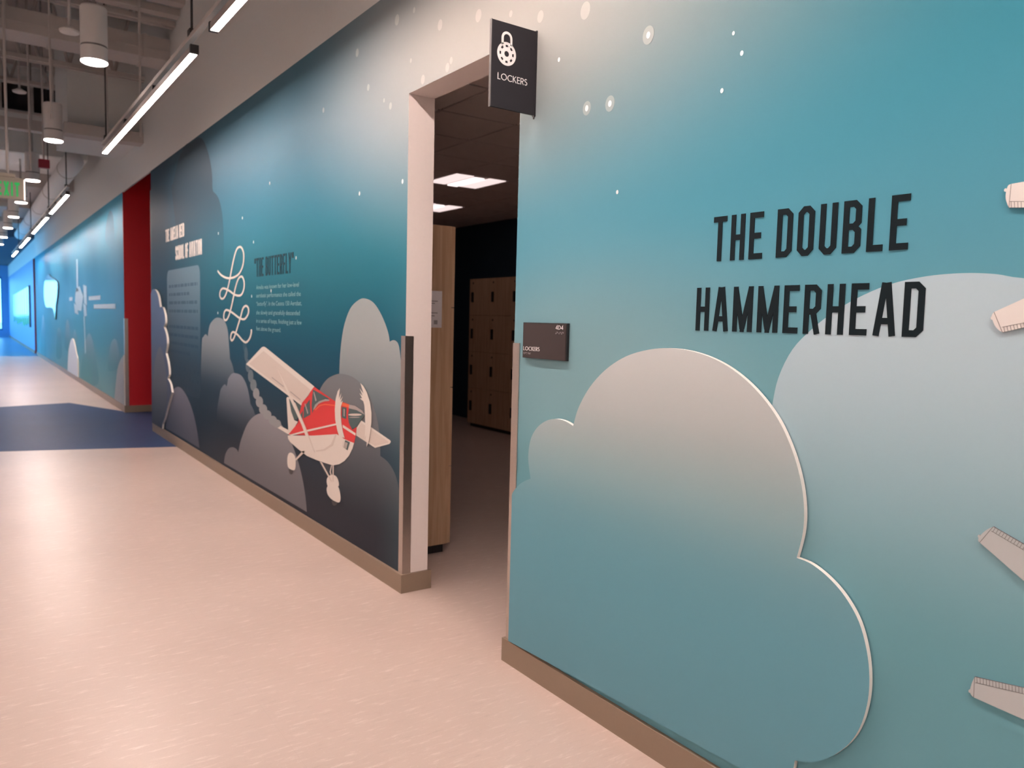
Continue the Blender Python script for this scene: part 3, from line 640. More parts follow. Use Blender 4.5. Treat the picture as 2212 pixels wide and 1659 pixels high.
# ribbon half-width varies with the drawing: 2 px in the photo
def ribbon(bm, line, w_, lift):
    q = []
    n = len(line); Ls, Rs = [], []
    for i in range(n):
        a, b_ = Vector(line[max(i-1, 0)]), Vector(line[min(i+1, n-1)]); d = (b_-a).normalized(); nn = Vector((-d.y, d.x))
        p = Vector(line[i]); wy = w_*1.9; off = Vector((nn.x*wy, nn.y*w_)); Ls.append(p+off); Rs.append(p-off)
    for i in range(n-1):
        zz = lift+.0000015*i
        f = [bm.verts.new((-zz, *p)) for p in (Ls[i], Ls[i+1], Rs[i+1], Rs[i])]; k = [bm.verts.new((-.0012, *p)) for p in (Ls[i], Ls[i+1], Rs[i+1], Rs[i])]
        bm.faces.new(f); bm.faces.new(k[::-1])
        for j in range(4): bm.faces.new((f[j], f[(j+1) % 4], k[(j+1) % 4], k[j]))
ribbon(bm, lp, .0088, .0022)
tag(meshobj('flight_path_graphic', bm, 'cream'), 'cream looping flight path line curling down the blue mural above the airplane', 'flight path')

# ================================================================== lettering
BF = block_font()
t1 = thing('title_lettering', (0, 1.3, 1.44), 'large dark block title in two lines on the pale teal mural right of the doorway', 'lettering')
letters(t1, 'THE', BF, .133, wall_place(1.597, 1.648), 'letter_dark', width=.179, spacing=.13, depth=.0022)
letters(t1, 'DOUBLE', BF, .133, wall_place(1.371, 1.648), 'letter_dark', width=.373, spacing=.13, depth=.0022)
letters(t1, 'HAMMERHEAD', BF, .132, wall_place(1.652, 1.438), 'letter_dark', width=.704, spacing=.13, depth=.0022)
def bar_word(y0, y1, z0, z1): pass
t2 = thing('title_lettering', (0, W(595, 590)[0], W(595, 590)[1]), 'dark block heading in quotation marks above the pale paragraph on the blue mural', 'lettering')
q0, q1 = W(550, 580), W(634, 570); top = W(590, 552)[1]; bot = W(590, 594)[1]
letters(t2, '"THE BUTTERFLY"', block_font(t=.12), top-bot, wall_place(q0[0], bot), 'letter_far', width=q0[0]-q1[0], spacing=.12, depth=.0022)
t3 = thing('title_lettering', (0, W(395, 520)[0], W(395, 520)[1]), 'cream block heading in two staggered lines above the faded text panel', 'lettering')
for txt, x0, x1, ya, yb, xm in (('THE AMELIA REID', 358, 398, 489, 517, 378), ('SCHOOL OF AVIATION', 379, 436, 524, 556, 407)):
    q0, q1 = W(x0, 500), W(x1, 500); top = W(xm, ya)[1]; bot = W(xm, yb)[1]
    letters(t3, txt, block_font(t=.15), top-bot, wall_place(q0[0], bot), 'cream', width=q0[0]-q1[0], spacing=.12, depth=.0022)
def text_mesh(body, name, mat, parent, y0, z0, h, width, lift=.0016):
    cu = bpy.data.curves.new('text_line', 'FONT'); cu.body = body; cu.size = 1.0; cu.resolution_u = 3
    to = bpy.data.objects.new('text_line', cu); COL.objects.link(to); bpy.context.view_layer.update()
    me = bpy.data.meshes.new_from_object(to.evaluated_get(bpy.context.evaluated_depsgraph_get()))
    bpy.data.objects.remove(to); xs = [v.co.x for v in me.vertices]; x0, x1 = min(xs), max(xs); sx = width/(x1-x0)
    for v in me.vertices: v.co = Vector((-lift, y0-(v.co.x-x0)*sx, z0+v.co.y*h))
    me.materials.clear(); me.materials.append(M[mat]); me.name = name
    o = bpy.data.objects.new(name, me); link(o, parent)
    if parent: o.matrix_parent_inverse = parent.matrix_basis.inverted()
    return o
t4 = thing('paragraph_lettering', (0, *W(600, 660)), 'pale small paragraph of six lines under the quoted heading on the blue mural', 'lettering')
for body, x0, x1, yb in (('Amelia was known for her low-level', 554, 646, 622), ('aerobatic performance she called the', 554, 650, 641), ('“butterfly”. In the Cessna 150 Aerobat,', 554, 652, 660),
                         ('she slowly and gracefully descended', 554, 648, 680), ('in a series of loops, finishing just a few', 554, 652, 699), ('feet above the ground.', 554, 607, 717)):
    ya, yb_ = W(x0, yb), W(x1, yb); zz = W(600, yb)[1]
    text_mesh(body, 'text_line', 'pale_text', t4, ya[0], zz, abs(W(600, yb-13)[1]-zz)*1.05, ya[0]-yb_[0])['kind'] = 'stuff'
# faded text panel with worn-out lines
tp = thing('text_panel_graphic', (0, *W(398, 700)), 'tall pale blue rounded text panel fading downwards beside the cloud cut-out', 'text panel')
ty0, ty1 = W(362, 700)[0], W(433, 700)[0]; tz0, tz1 = W(398, 850)[1], W(398, 578)[1]
def rrect(y0, y1, z0, z1, r, n=5):
    out = []
    for cy, cz, a in ((y1-r, z1-r, 0), (y0+r, z1-r, 90), (y0+r, z0+r, 180), (y1-r, z0+r, 270)):
        out += [(cy+r*math.cos(math.radians(a+90*k/n)), cz+r*math.sin(math.radians(a+90*k/n))) for k in range(n+1)]
    return out
decal('panel', rrect(ty1, ty0, tz0, tz1, .10), fade_print('panel_ink', (0.24, 0.34, 0.42), tz1, tz0+.2, .55, 0.03), .0012, .0004, tp)
tg = fade_print('panel_text_ink', (0.08, 0.14, 0.20), tz1, tz0+.2, .75, .1)
rows = [.18, .27, .36, .45, .62, .71, .80, .89, 1.06, 1.15, 1.24, 1.33, 1.42]
for i, r_ in enumerate(rows):
    zz = tz1-r_; 
    if zz < tz0+.05: continue
    yl = ty0-.10; end = ty1+(.10 if i not in (1, 7, 12) else .45)
    bm = bmesh.new()
    while yl > end:
        wl = random.uniform(.06, .22); ye = max(end, yl-wl)
        bbox(bm, -.0020, -.0014, ye, yl, zz-.016, zz+.016); meshobj('word', bm, tg, tp); bm = bmesh.new(); yl = ye-.035
    bm.free()

# ================================================================== raised cloud cut-outs
def cutout(name, outline, stops, thick, gap, label, closed_pts, sharp=()):
    yz = outline+closed_pts
    bm = bmesh.new(); prism_x(bm, yz, -(gap+thick), -gap, 0, 1)
    o = meshobj(name, bm, [ramp_panel('cloud_panel_print', stops), 'panel_edge']); return tag(o, label, 'cloud panel', 'cloud cut-out panels')
c_a = [(1100, 1076), (1113, 1056), (1128, 1042), (1146, 1034)]
c_b = [(1146, 1034), (1141, 990), (1146, 950), (1160, 924), (1180, 909), (1200, 905), (1220, 909), (1238, 920)]
c_c = [(1238, 920), (1250, 880), (1275, 835), (1310, 797), (1352, 770), (1398, 756), (1443, 752), (1492, 758), (1542, 775), (1592, 805), (1640, 850), (1682, 908), (1712, 975), (1730, 1040), (1737, 1100), (1734, 1152), (1721, 1205)]
c_d = [(1721, 1205), (1752, 1218), (1790, 1248), (1826, 1290), (1856, 1345), (1873, 1410), (1878, 1470), (1873, 1522), (1858, 1570), (1835, 1605), (1800, 1632), (1760, 1646), (1717, 1643)]
c_e = [(1717, 1643), (1712, 1668), (1702, 1690), (1690, 1710)]
XF = -.0190
pl = []
for seg in (c_a, c_b, c_c, c_d, c_e):
    pl += smooth_line([W(*p, XF) for p in seg], 5)[:-1]
yl, zl = W(1690, 1710, XF); pl.append((yl, max(zl, .104)))
left_y = DOOR0-.036
pl = [(min(y, left_y), max(z, .104)) for y, z in pl]
cutout('cloud_panel', pl, [(0.1, (0.14, 0.33, 0.41)), (0.5, (0.14, 0.36, 0.45)), (0.75, (0.15, 0.36, 0.44)), (0.95, (0.30, 0.45, 0.48)), (1.15, (0.45, 0.49, 0.50)), (1.45, (0.66, 0.69, 0.70))], .0145, .0045,
       'large raised cloud panel with white edge, pale top and teal base beside the doorway', [(left_y, .104)])
XF2 = -.022
far_out = []
for seg in ([(326, 634), (330, 625), (336, 627), (342, 640), (346, 664)], [(346, 664), (351, 664), (356, 680), (357, 698), (354, 706)], [(354, 706), (359, 722), (361, 742), (358, 763)],
            [(358, 763), (363, 785), (365, 808), (362, 817)], [(362, 817), (368, 830), (371, 848)], [(371, 848), (362, 880), (356, 903), (350, 918)]):
    far_out += smooth_line([W(*p, XF2) for p in seg], 4)[:-1]
yb = W(350, 918, XF2)[0]
far_out = [(min(y, ALC0+.10), max(z, .104)) for y, z in far_out]
cutout('cloud_panel', far_out, [(0.1, (0.03, 0.05, 0.08)), (0.5, (0.06, 0.08, 0.13)), (1.2, (0.09, 0.13, 0.24)), (2.0, (0.15, 0.21, 0.37))], .022, .001,
       'tall narrow blue cloud panel with white edge beside the red recess', [(yb, .104), (ALC0-.02, .104)])
lobe = [(333, 905), (332, 810), (337, 770), (344, 750), (350, 756), (355, 780), (358, 800), (360, 822), (361, 850), (357, 880), (350, 905)]
lob = smooth_line([W(*p, -.0235) for p in lobe], 3, True); lob = [(min(y, ALC0+.05), max(z, .11)) for y, z in lob]
decal('cloud_lobe', lob, ramp_panel('cloud_lobe_print', [(0.1, (0.03, 0.05, 0.08)), (0.6, (0.08, 0.10, 0.13)), (1.25, (0.17, 0.18, 0.23))]), .0236, .0005, bpy.data.objects['cloud_panel.001'])
ywm = [(146, 798), (148, 760), (152, 738), (156, 731), (160, 740), (164, 762), (167, 775), (168, 800), (168, 806)]
mo = smooth_line([W(*p, XF2) for p in ywm], 4); mo = [(y, max(z, .104)) for y, z in mo]
cutout('cloud_panel', mo, [(0.1, (0.55, 0.62, 0.72)), (1.2, (0.66, 0.72, 0.80))], .022, .001, 'white pointed cloud panel low on the second mural wall', [(mo[-1][0], .104), (mo[0][0], .104)])
mo = smooth_line([W(*p, XF2) for p in [(246, 860), (250, 815), (254, 790), (262, 772), (270, 768), (272, 775)]], 4); mo = [(max(y, ALC1+.05), max(z, .104)) for y, z in mo]
cutout('cloud_panel', mo, [(0.1, (0.30, 0.33, 0.35)), (1.2, (0.42, 0.44, 0.46))], .012, .001, 'grey cloud panel at the lower corner of the second mural beside the metal guard', [(mo[-1][0], .104), (mo[0][0], .104)])

# ================================================================== wing cut-outs at the right of the title
def wing(tipc, top_end, bot_end, rib_a, rib_end, rib_edge, mat, label, nrib, knob):
    """tipc: outline px from the leading corner round the tip to the trailing corner"""
    root = thing('airplane_wing_graphic', (0, *W(*tipc[0])), label, 'wing picture', 'printed airplane wings')
    tip = smooth_line(px(tipc), 4)
    def ext(p, q, k=5.5):
        p, q = Vector(W(*p)), Vector(W(*q)); return tuple(p+(q-p)*k)
    L = .45
    def extl(p, q):
        p, q = Vector(W(*p)), Vector(W(*q)); d = (q-p).normalized(); return tuple(p+d*L)
    A_, B_ = extl(tipc[0], top_end), extl(tipc[-1], bot_end)
    decal('wing_blade', tip+[B_, A_], mat, .0060, .0050, root, 'ink')
    # outline strokes: tip cap line, rib line and ribs on the flap strip
    def stroke(name, p, q, w_=.0009, lift=.0064):
        p, q = Vector(p), Vector(q); d = (q-p).normalized(); n_ = Vector((-d.y, d.x))*w_/2
        return decal(name, [tuple(p+n_), tuple(q+n_), tuple(q-n_), tuple(p-n_)], 'ink', lift, .0003, root)
    stroke('tip_line', W(*tipc[0]), W(*tipc[-1]))
    ra = Vector(W(*rib_a)); rd = (Vector(W(*rib_end))-ra).normalized()
    re = ra+rd*(L-.04); stroke('flap_line', ra, re)
    e0 = Vector(W(*rib_edge)); ed = (Vector(A_ if rib_edge == tipc[0] else B_)-e0).normalized()
    for k in range(nrib):
        s = .0035+k*.0066
        stroke('flap_rib', ra+rd*s, e0+ed*(s+.0015), .0008)
    kn = W(*knob); decal('wing_lamp', ell(kn[0], kn[1], .0028, .0038, 12), mat, .0050, .0040, root)
wing([(2187, 398), (2180, 402), (2176, 415), (2175, 428), (2178, 440), (2182, 449)], (2212, 393.5), (2212, 449), (2183, 436), (2212, 436), (2182, 449), 'wing_warm', 'pale pink wing tip with ribbed lower flap, topmost of the four wings', 60, (2174, 411))
wing([(2150, 674), (2145, 681), (2146, 690), (2152, 704), (2160, 713), (2168, 718)], (2212, 646), (2212, 708), (2167, 707), (2212, 698), (2168, 718), 'wing_warm', 'tilted pale wing tip with ribbed lower flap over the big printed cloud', 60, (2145, 687))
wing([(2148, 1137), (2135, 1143), (2122, 1154), (2116, 1163), (2116, 1168), (2119, 1171)], (2212, 1174), (2212, 1252), (2144, 1146), (2212, 1186), (2148, 1137), 'wing', 'grey wing tip slanting downwards with ribbed upper flap on plain teal', 60, (2117, 1158))
wing([(2108, 1461), (2102, 1474), (2098, 1490), (2100, 1499), (2106, 1505)], (2212, 1484.5), (2212, 1552), (2110, 1473), (2212, 1497), (2108, 1461), 'wing', 'grey wing tip with ribbed upper flap, lowest of the four wings', 60, (2097, 1492))

# ================================================================== signs
SY = 2.525
sg = thing('blade_sign', (0, SY, 2.266), 'dark projecting sign with white padlock symbol reading LOCKERS above the doorway', 'sign')
box('panel', ['sign_dark'], -.213, -.006, SY, SY+.011, 2.266, 2.587, parent=sg, bevel=.0012)
box('edge_strip', 'sign_edge', -.2155, -.2132, SY-.0005, SY+.0115, 2.265, 2.588, parent=sg)
box('mounting_rail', 'sign_dark', -.006, -.0002, SY-.002, SY+.014, 2.262, 2.590, parent=sg)
tube('mounting_pin', 'sign_edge', [(-.006, SY+.004, 2.252), (-.006, SY+.004, 2.266)], .003, sg)
def sign_place(x0, z0): return lambda u, v, d: Vector((x0+u, SY-d, z0+v))
letters(sg, 'LOCKERS', round_font(.098), .0245, sign_place(-.1835, 2.3715), 'white_ink', width=.139, spacing=.13, depth=.0012)
def face_y(name, polys, mat, parent, lift, y0=SY):
    bm = bmesh.new()
    for q in polys:
        f = [bm.verts.new((x, y0-lift, z)) for x, z in q]; k = [bm.verts.new((x, y0-.0002, z)) for x, z in q]
        bm.faces.new(f); bm.faces.new(k[::-1])
        for i in range(len(q)): bm.faces.new((f[i], f[(i+1) % len(q)], k[(i+1) % len(q)], k[i]))
    return meshobj(name, bm, mat, parent)
cx_, cz_ = -.1445, 2.4715; R_ = .0435
dial = []
def sector(r0_, r1_, a0, a1, n=4): return [[(cx_+r0_*math.cos(a), cz_+r0_*math.sin(a)), (cx_+r1_*math.cos(a), cz_+r1_*math.sin(a)), (cx_+r1_*math.cos(b2), cz_+r1_*math.sin(b2)), (cx_+r0_*math.cos(b2), cz_+r0_*math.sin(b2))] for a, b2 in ((a0+(a1-a0)*k/n, a0+(a1-a0)*(k+1)/n) for k in range(n))]
tau = 2*math.pi
dial += sector(.0105, .0255, 0, tau, 48) + sector(.0335, R_, 0, tau, 64)
for k in range(8): dial += sector(.0254, .0336, tau*(k+.5)/8-tau*.032, tau*(k+.5)/8+tau*.032, 3)
face_y('padlock_dial', [list(q) for q in dial], 'white_ink', sg, .0012)
sh = [(cx_-.0200, cz_+.032), (cx_-.0200, cz_+.058)]+[(cx_+.0200*math.cos(a), cz_+.058+.0200*math.sin(a)) for a in (math.pi-math.pi*k/16 for k in range(1, 16))]+[(cx_+.0200, cz_+.058), (cx_+.0200, cz_+.032)]
face_y('padlock_shackle', [[tuple(p) for p in q] for q in strip(sh, .0095)], 'white_ink', sg, .0012)

pq = thing('door_plaque', (0, 2.41, 1.308), 'small brown room plaque reading 4D4 LOCKERS with braille beside the doorway', 'sign')
box('backing', 'black', -.012, -.0003, 2.271, 2.553, 1.3075, 1.4500, parent=pq)
box('face', 'sign_brown', -.0135, -.0121, 2.2770, 2.5500, 1.3095, 1.4450, parent=pq)
def plq(y0, z0): return lambda u, v, d: Vector((-.0135-d, y0-u, z0+v))
letters(pq, 'LOCKERS', round_font(.115), .0158, plq(2.5455, 1.3375), 'white_ink', width=.108, spacing=.14, depth=.0008)
letters(pq, '4D4', round_font(.12), .0158, plq(2.3385, 1.4255), 'white_ink', width=.046, spacing=.12, depth=.0008)
BR = {'#': (3, 4, 5, 6), '4': (1, 4, 5), 'd': (1, 4, 5), 'l': (1, 2, 3), 'o': (1, 3, 5), 'c': (1, 4), 'k': (1, 3), 'e': (1, 5), 'r': (1, 2, 3, 5), 's': (2, 3, 4), ';': (5, 6)}
def braille(txt, y0, z0, pitch, parent):
    for i, ch in enumerate(txt):
        for d in BR[ch]:
            c, r_ = (0, d-1) if d <= 3 else (1, d-4)
            yy, zz = y0-i*pitch-c*pitch*.36, z0-r_*pitch*.36
            bm = bmesh.new(); bmesh.ops.create_icosphere(bm, subdivisions=1, radius=.0009, matrix=Matrix.Translation((-.0136, yy, zz))); meshobj('braille_dot', bm, 'white_ink', parent)
braille('lockers', 2.543, 1.3285, .0072, pq); braille('#4;d#4', 2.3375, 1.4155, .0085, pq)

# ================================================================== lockers
LW, LH, LD = .492, 2.022, .45
def locker_unit(label):
    """four-tier wooden locker, local front faces -X, origin at the floor in the middle of its back"""
    t = thing('locker_unit', (0, 0, 0), label, 'locker', 'wooden lockers')
    box('toe_kick', 'black', -LD+.05, -.02, -LW/2+.004, LW/2-.004, .0, .05, parent=t)
    bm = bmesh.new(); bbox(bm, -LD+.021, 0, -LW/2, -LW/2+.018, .05, LH); bbox(bm, -LD+.021, 0, LW/2-.018, LW/2, .05, LH)
    bbox(bm, -LD+.021, 0, -LW/2+.018, LW/2-.018, LH-.018, LH); bbox(bm, -LD+.021, 0, -LW/2+.018, LW/2-.018, .05, .068); bbox(bm, -.012, 0, -LW/2+.018, LW/2-.018, .068, LH-.018)
    meshobj('carcass', bm, 'wood', t)
    dh = (LH-.05)/4
    for k in range(4):
        z0 = .05+k*dh
        d = box('door', 'wood', -LD, -LD+.0195, -LW/2+.002, LW/2-.002, z0+.002, z0+dh-.002, parent=t, bevel=.0015)
        zl = z0+dh*.51
        box('lock', 'black', -LD-.022, -LD+.0002, LW/2-.105, LW/2-.070, zl-.075, zl+.06, parent=d, bevel=.004)
        box('number_plate', 'black', -LD-.003, -LD+.0002, LW/2-.100, LW/2-.078, z0+dh*.88-.012, z0+dh*.88+.012, parent=d)
    return t
proto = locker_unit('wooden four-tier locker with black locks against the navy wall')
def place_locker(o, x, y, rz, label=None):
    o.location = (x, y, 0); o.rotation_euler = (0, 0, rz)
    if label: o['label'] = label
    return o
place_locker(proto, LX-.004, 9.08-LW/2, 0, 'wooden four-tier locker ending the row beside the bare navy wall')
for k in range(1, 6): place_locker(copy_tree(proto), LX-.004, 9.08-LW/2-k*LW, 0, 'wooden four-tier locker with black locks inside the row against the navy wall')
for k in range(4): place_locker(copy_tree(proto), .152, 4.13+LW/2+k*LW, math.pi, 'wooden locker with a white notice on its side just inside the doorway' if k == 0 else 'wooden locker in the bank behind the one with the white notice')
nx1, nz1 = A(955, 629, 4.13); nx0, nz0 = A(953, 708, 4.13)
nt_ = thing('paper_notice', (nx1-.1, 4.129, nz0), 'white printed paper notice taped to the side of the wooden locker', 'notice')
box('sheet', 'paper', nx1-.216, nx1, 4.1285, 4.1295, nz0, nz1, parent=nt_)
for k, zz in enumerate((.28, .34, .40, .60, .68, .73)):
    box('text_line', 'text_grey', nx1-.19, nx1-.03-.02*(k % 3), 4.1280, 4.1287, nz1-(nz1-nz0)*zz-.003, nz1-(nz1-nz0)*zz+.003, parent=nt_)
box('printed_square', 'text_grey', nx1-.055, nx1-.03, 4.1280, 4.1287, nz0+.02, nz0+.045, parent=nt_)

# ================================================================== linear lamps on their track
PX, PZ = -0.65, 3.08
runs = [(-3.4, 0.44), (0.94, 4.78), (5.28, 9.117), (12.69, 15.35), (16.05, 19.6), (20.9, 24.3), (25.9, 28.5)]
names = ['near the back wall', 'over the lockers doorway', 'beside the airplane mural', 'past the red recess', 'along the middle of the second mural', 'beyond the exit sign over the second mural', 'last before the daylit lounge']
RX = PX
lamp_runs = [(PX, r_, 'slim glowing linear lamp in the suspended run, '+nm) for r_, nm in zip(runs, names)]
lamp_runs += [(LEFT+.65, r_, 'slim linear fill lamp added out of view along the plain left corridor wall') for r_ in ((-3.4, .44), (.94, 4.78), (5.28, 9.12), (12.69, 16.5), (18.0, 21.9))]  # fill lamps added along the unseen left wall to brighten floor and mural
for PX, (a, b_), lab in lamp_runs:
    t = thing('linear_lamp', (PX, (a+b_)/2, PZ), lab, 'lamp', 'suspended linear lamps')
    bm = bmesh.new()
    bbox(bm, PX-.024, PX+.024, a, b_, PZ+.005, PZ+.042); bbox(bm, PX-.024, PX-.0215, a, b_, PZ-.001, PZ+.005); bbox(bm, PX+.0215, PX+.024, a, b_, PZ-.001, PZ+.005)
    meshobj('housing', bm, 'lamp_house', t)
    box('diffuser', 'lamp' if PX > -1 else 'lamp_fill', PX-.021, PX+.021, a+.004, b_-.004, PZ, PZ+.0045, parent=t)
    for q in (a-.03, b_+.002): box('end_cap', 'cable', PX-.025, PX+.025, q, q+.028, PZ-.002, PZ+.050, parent=t)
    n = 3
    for k in range(1, n): box('joint_clip', 'cable', PX-.012, PX+.012, a+(b_-a)*k/n-.03, a+(b_-a)*k/n+.03, PZ+.050, PZ+.095, parent=t)
PX = RX
for (a, b_), (c_, d_) in zip(runs[3:-1], runs[4:]):
    tag(box('lamp_connector', 'cable', PX-.026, PX+.026, b_+.032, c_-.032, PZ-.004, PZ+.094, bevel=.004), 'black connector joining two linear lamps over the second mural', 'connector', 'lamp connectors')
for a, b_, nm in ((-3.5, 9.2, 'slender suspended rail carrying the linear lamps over the doorway wall'), (12.6, 28.6, 'slender suspended rail carrying the linear lamps along the second mural')):
    t = thing('lamp_rail', (PX, (a+b_)/2, PZ+.1), nm, 'lamp rail', 'lamp rails')
    box('rail', 'struct_paint', PX-.018, PX+.018, a, b_, PZ+.095, PZ+.125, parent=t)
    ys = (-3.3, .7, W(414, 50, PX)[0], 9.0) if a < 0 else (W(143, 380, PX)[0], 15.7, 20.2, 25.0)
    for y in ys:
        tube('hanger_cable', 'cable', [(PX, y, PZ+.125), (PX, y, (ROOF-.02) if y < 16 else 4.05)], .008, t)
        box('hanger_clamp', 'cable', PX-.02, PX+.02, y-.03, y+.03, PZ+.12, PZ+.16, parent=t)

# ================================================================== cylinder pendants
CX_, CZ_ = -1.0, 3.375
def cylinder_lamp():
    t = thing('pendant_downlight', (0, 0, 0), 'white cylindrical pendant downlight hanging in the row along the corridor ceiling', 'pendant light', 'cylinder pendant row')
    bm = bmesh.new(); lathe(bm, [(.085, .0), (.095, .004), (.095, .108), (.090, .110), (.090, .122), (.095, .124), (.095, .400), (.088, .412)], 0, 0, 40); meshobj('housing', bm, 'cyl_white', t)
    bm = bmesh.new(); lathe(bm, [(.0915, .1095), (.0915, .1225)], 0, 0, 40); meshobj('groove_ring', bm, 'groove', t)
    bm = bmesh.new(); lathe(bm, [(.086, -.008), (.0935, -.003), (.0935, .0035)], 0, 0, 40); meshobj('lens', bm, 'lens', t)
    return t
cyl = cylinder_lamp(); cys = [6.94, 10.38, 13.75, 16.7, 19.4, 22.1, 25.0, 27.8, 3.5, .0, -3.4]
for i, (y, cxx) in enumerate([(y, CX_) for y in cys]+[(y, LEFT+1.0) for y in (-3.4, 0., 3.5, 6.94, 10.38, 13.75, 16.7, 22.1)]):
    o = cyl if i == 0 else copy_tree(cyl)
    o.location = (cxx, y, CZ_)
    if cxx < -2: o['label'] = 'white cylindrical pendant added out of view as fill light along the plain left corridor wall'  # this left row is an unseen addition that lifts the overall light
    topz = ROOF if y < 16 else 4.02
    tube('stem', 'struct_paint', [(0, 0, .41), (0, 0, topz-CZ_)], .014, None, 10).parent = o

# ================================================================== overhead structure
def along_x(px_, py_, half, name, mat, label, cat, hz, x0=LEFT+.01, x1=-.004):
    pass
def hbar(name, mat, y, z, wy, wz, parent=None, x0=LEFT+.01, x1=-.003): return box(name, mat, x0, x1, y-wy/2, y+wy/2, z-wz/2, z+wz/2, parent=parent)
def joist(y, z, h, label, n=14):
    t = thing('roof_joist', (-1.7, y, z), label, 'roof joist', 'open web roof joists')
    for dy in (-.045, .045):
        hbar('bottom_chord', 'struct_paint', y+dy, z, .035, .05, t); hbar('top_chord', 'struct_paint', y+dy, z+h, .035, .05, t)
    xs = [LEFT+.1+k*(-.1-LEFT-.1)/n for k in range(n+1)]
    for k in range(n):
        a = (xs[k], y, z if k % 2 else z+h); b_ = (xs[k+1], y, z+h if k % 2 else z)
        tube('web_bar', 'struct_paint', [a, b_], .022, t, 6)
    return t
joist(8.92, 4.45, .95, 'pale painted open-web roof joist nearest the first pendant downlight')
joist(10.62, 4.30, .95, 'pale painted open-web roof joist in front of the white ceiling bulkhead')
joist(13.2, 4.65, .8, 'pale painted open-web roof joist in front of the dark high windows')
joist(5.6, 4.45, .95, 'pale painted open-web roof joist above the linear lamps by the doorway')
for k, (y, z) in enumerate(((8.05, 4.66), (8.28, 4.60), (8.50, 4.55), (8.72, 4.50))):
    tag(hbar('ceiling_conduit', 'struct_paint', y, z, .13, .07), 'flat painted conduit running across the ceiling beside the first roof joist', 'conduit', 'ceiling conduits')
dt = thing('air_duct', (-1.7, 9.33, 4.13), 'long rectangular painted air duct crossing the ceiling behind the first pendant downlight', 'duct')
hbar('duct_body', 'struct_paint', 9.33, 4.255, .38, .22, dt); hbar('duct_seam', 'struct_paint', 9.135, 4.24, .012, .016, dt)
for x in (-3.0, -2.0, -1.1, -.25): box('duct_collar', 'struct_paint', x-.02, x+.02, 9.13, 9.53, 4.135, 4.375, parent=dt)
bk = struct(box('wall_bulkhead', 'upper_paint', -.80, -.002, 10.95, 12.4, 3.62, ROOF-.01))
struct(box('trim_bulkhead', 'struct_paint', -.86, -.002, 10.72, 10.96, 3.55, 3.68))
# high wall with dark windows over the far corridor
hw = struct(box('wall_high', 'upper_paint', LEFT, -.002, 16.0, 16.15, 4.15, ROOF))
for k in range(7):
    x1 = -.42-k*.46
    w_ = struct(box('window_%d' % (k+3), 'dark_glass', x1-.40, x1, 15.97, 15.999, 4.84, 5.28))
    bm = bmesh.new()
    for d in ((x1-.43, x1+.03, 15.94, 15.999, 5.28, 5.32), (x1-.43, x1+.03, 15.94, 15.999, 4.80, 4.84), (x1-.43, x1-.40, 15.94, 15.999, 4.84, 5.28), (x1, x1+.03, 15.94, 15.999, 4.84, 5.28)): bbox(bm, *d)
    meshobj('window_frame', bm, 'struct_paint', w_)
# round duct along the corridor, beam under the pale soffit
t = thing('round_duct', (-.42, 20, 3.85), 'round pale duct running along the corridor under the far ceiling', 'duct')
tube('duct_pipe', 'pale_soffit', [(-.42, 14.2, 3.80), (-.42, 29.0, 3.80)], .15, t, 20)
for y in (15, 18, 21, 24, 27): tube('duct_band', 'struct_paint', [(-.42, y, 3.80), (-.42, y+.05, 3.80)], .157, t, 20)
for y in (15, 18, 21, 24, 27): tube('duct_hanger', 'struct_paint', [(-.42, y, 3.9), (-.42, y, ROOF if y < 16 else 4.03)], .012, t, 6)
for k, (y, z) in enumerate(((12.7, 3.96), (14.4, 4.3), (18.3, 3.95), (22.0, 3.93), (26, 3.93))):
    tag(hbar('ceiling_beam', 'struct_paint', y, z, .16, .14), 'plain painted cross beam over the far corridor', 'beam', 'cross beams of the far corridor')
# thin hanging rods, detectors, alarm
def detector(x, y, z, label):
    t = thing('smoke_detector', (x, y, z), label, 'detector', 'ceiling detectors')
    bm = bmesh.new(); lathe(bm, [(.03, 0), (.075, .012), (.08, .03), (.05, .045), (.012, .07)], x, y, 20)
    for v in bm.verts: v.co.z += z
    meshobj('body', bm, 'cyl_white', t); tube('stem', 'struct_paint', [(x, y, z+.06), (x, y, ROOF)], .012, t)
dx, dz = A(150, 74, 7.9); detector(dx, 7.9, dz, 'small white disc detector on a rod beside the first pendant downlight')
dx, dz = A(42, 202, 12.0); detector(dx, 12.0, dz, 'small white disc detector on a rod before the dark high windows')
for i, (qx, Y) in enumerate(((108, 8.4), (302, 8.6), (230, 9.6), (11, 9.05), (60, 9.9))):
    x, z = A(qx, 130, Y)
    tag(tube('hanger_rod', 'struct_paint', [(x, Y, 3.2 if i < 3 else 2.95), (x, Y, ROOF-.01)], .010, None, 6), 'thin painted hanger rod dropping from the roof structure', 'rod', 'ceiling hanger rods')
al = thing('fire_alarm', (-.98, 12.0, 3.3), 'dark red alarm box above a pendant downlight', 'alarm')
x0_, z0_ = A(83, 362, 12.0); x1_, z1_ = A(107, 346, 12.0)
box('housing', 'alarm', x0_, x1_, 11.97, 12.06, z0_, z1_, parent=al, bevel=.008); tube('stem', 'struct_paint', [((x0_+x1_)/2, 12.02, z1_-.005), ((x0_+x1_)/2, 12.02, ROOF)], .012, al)

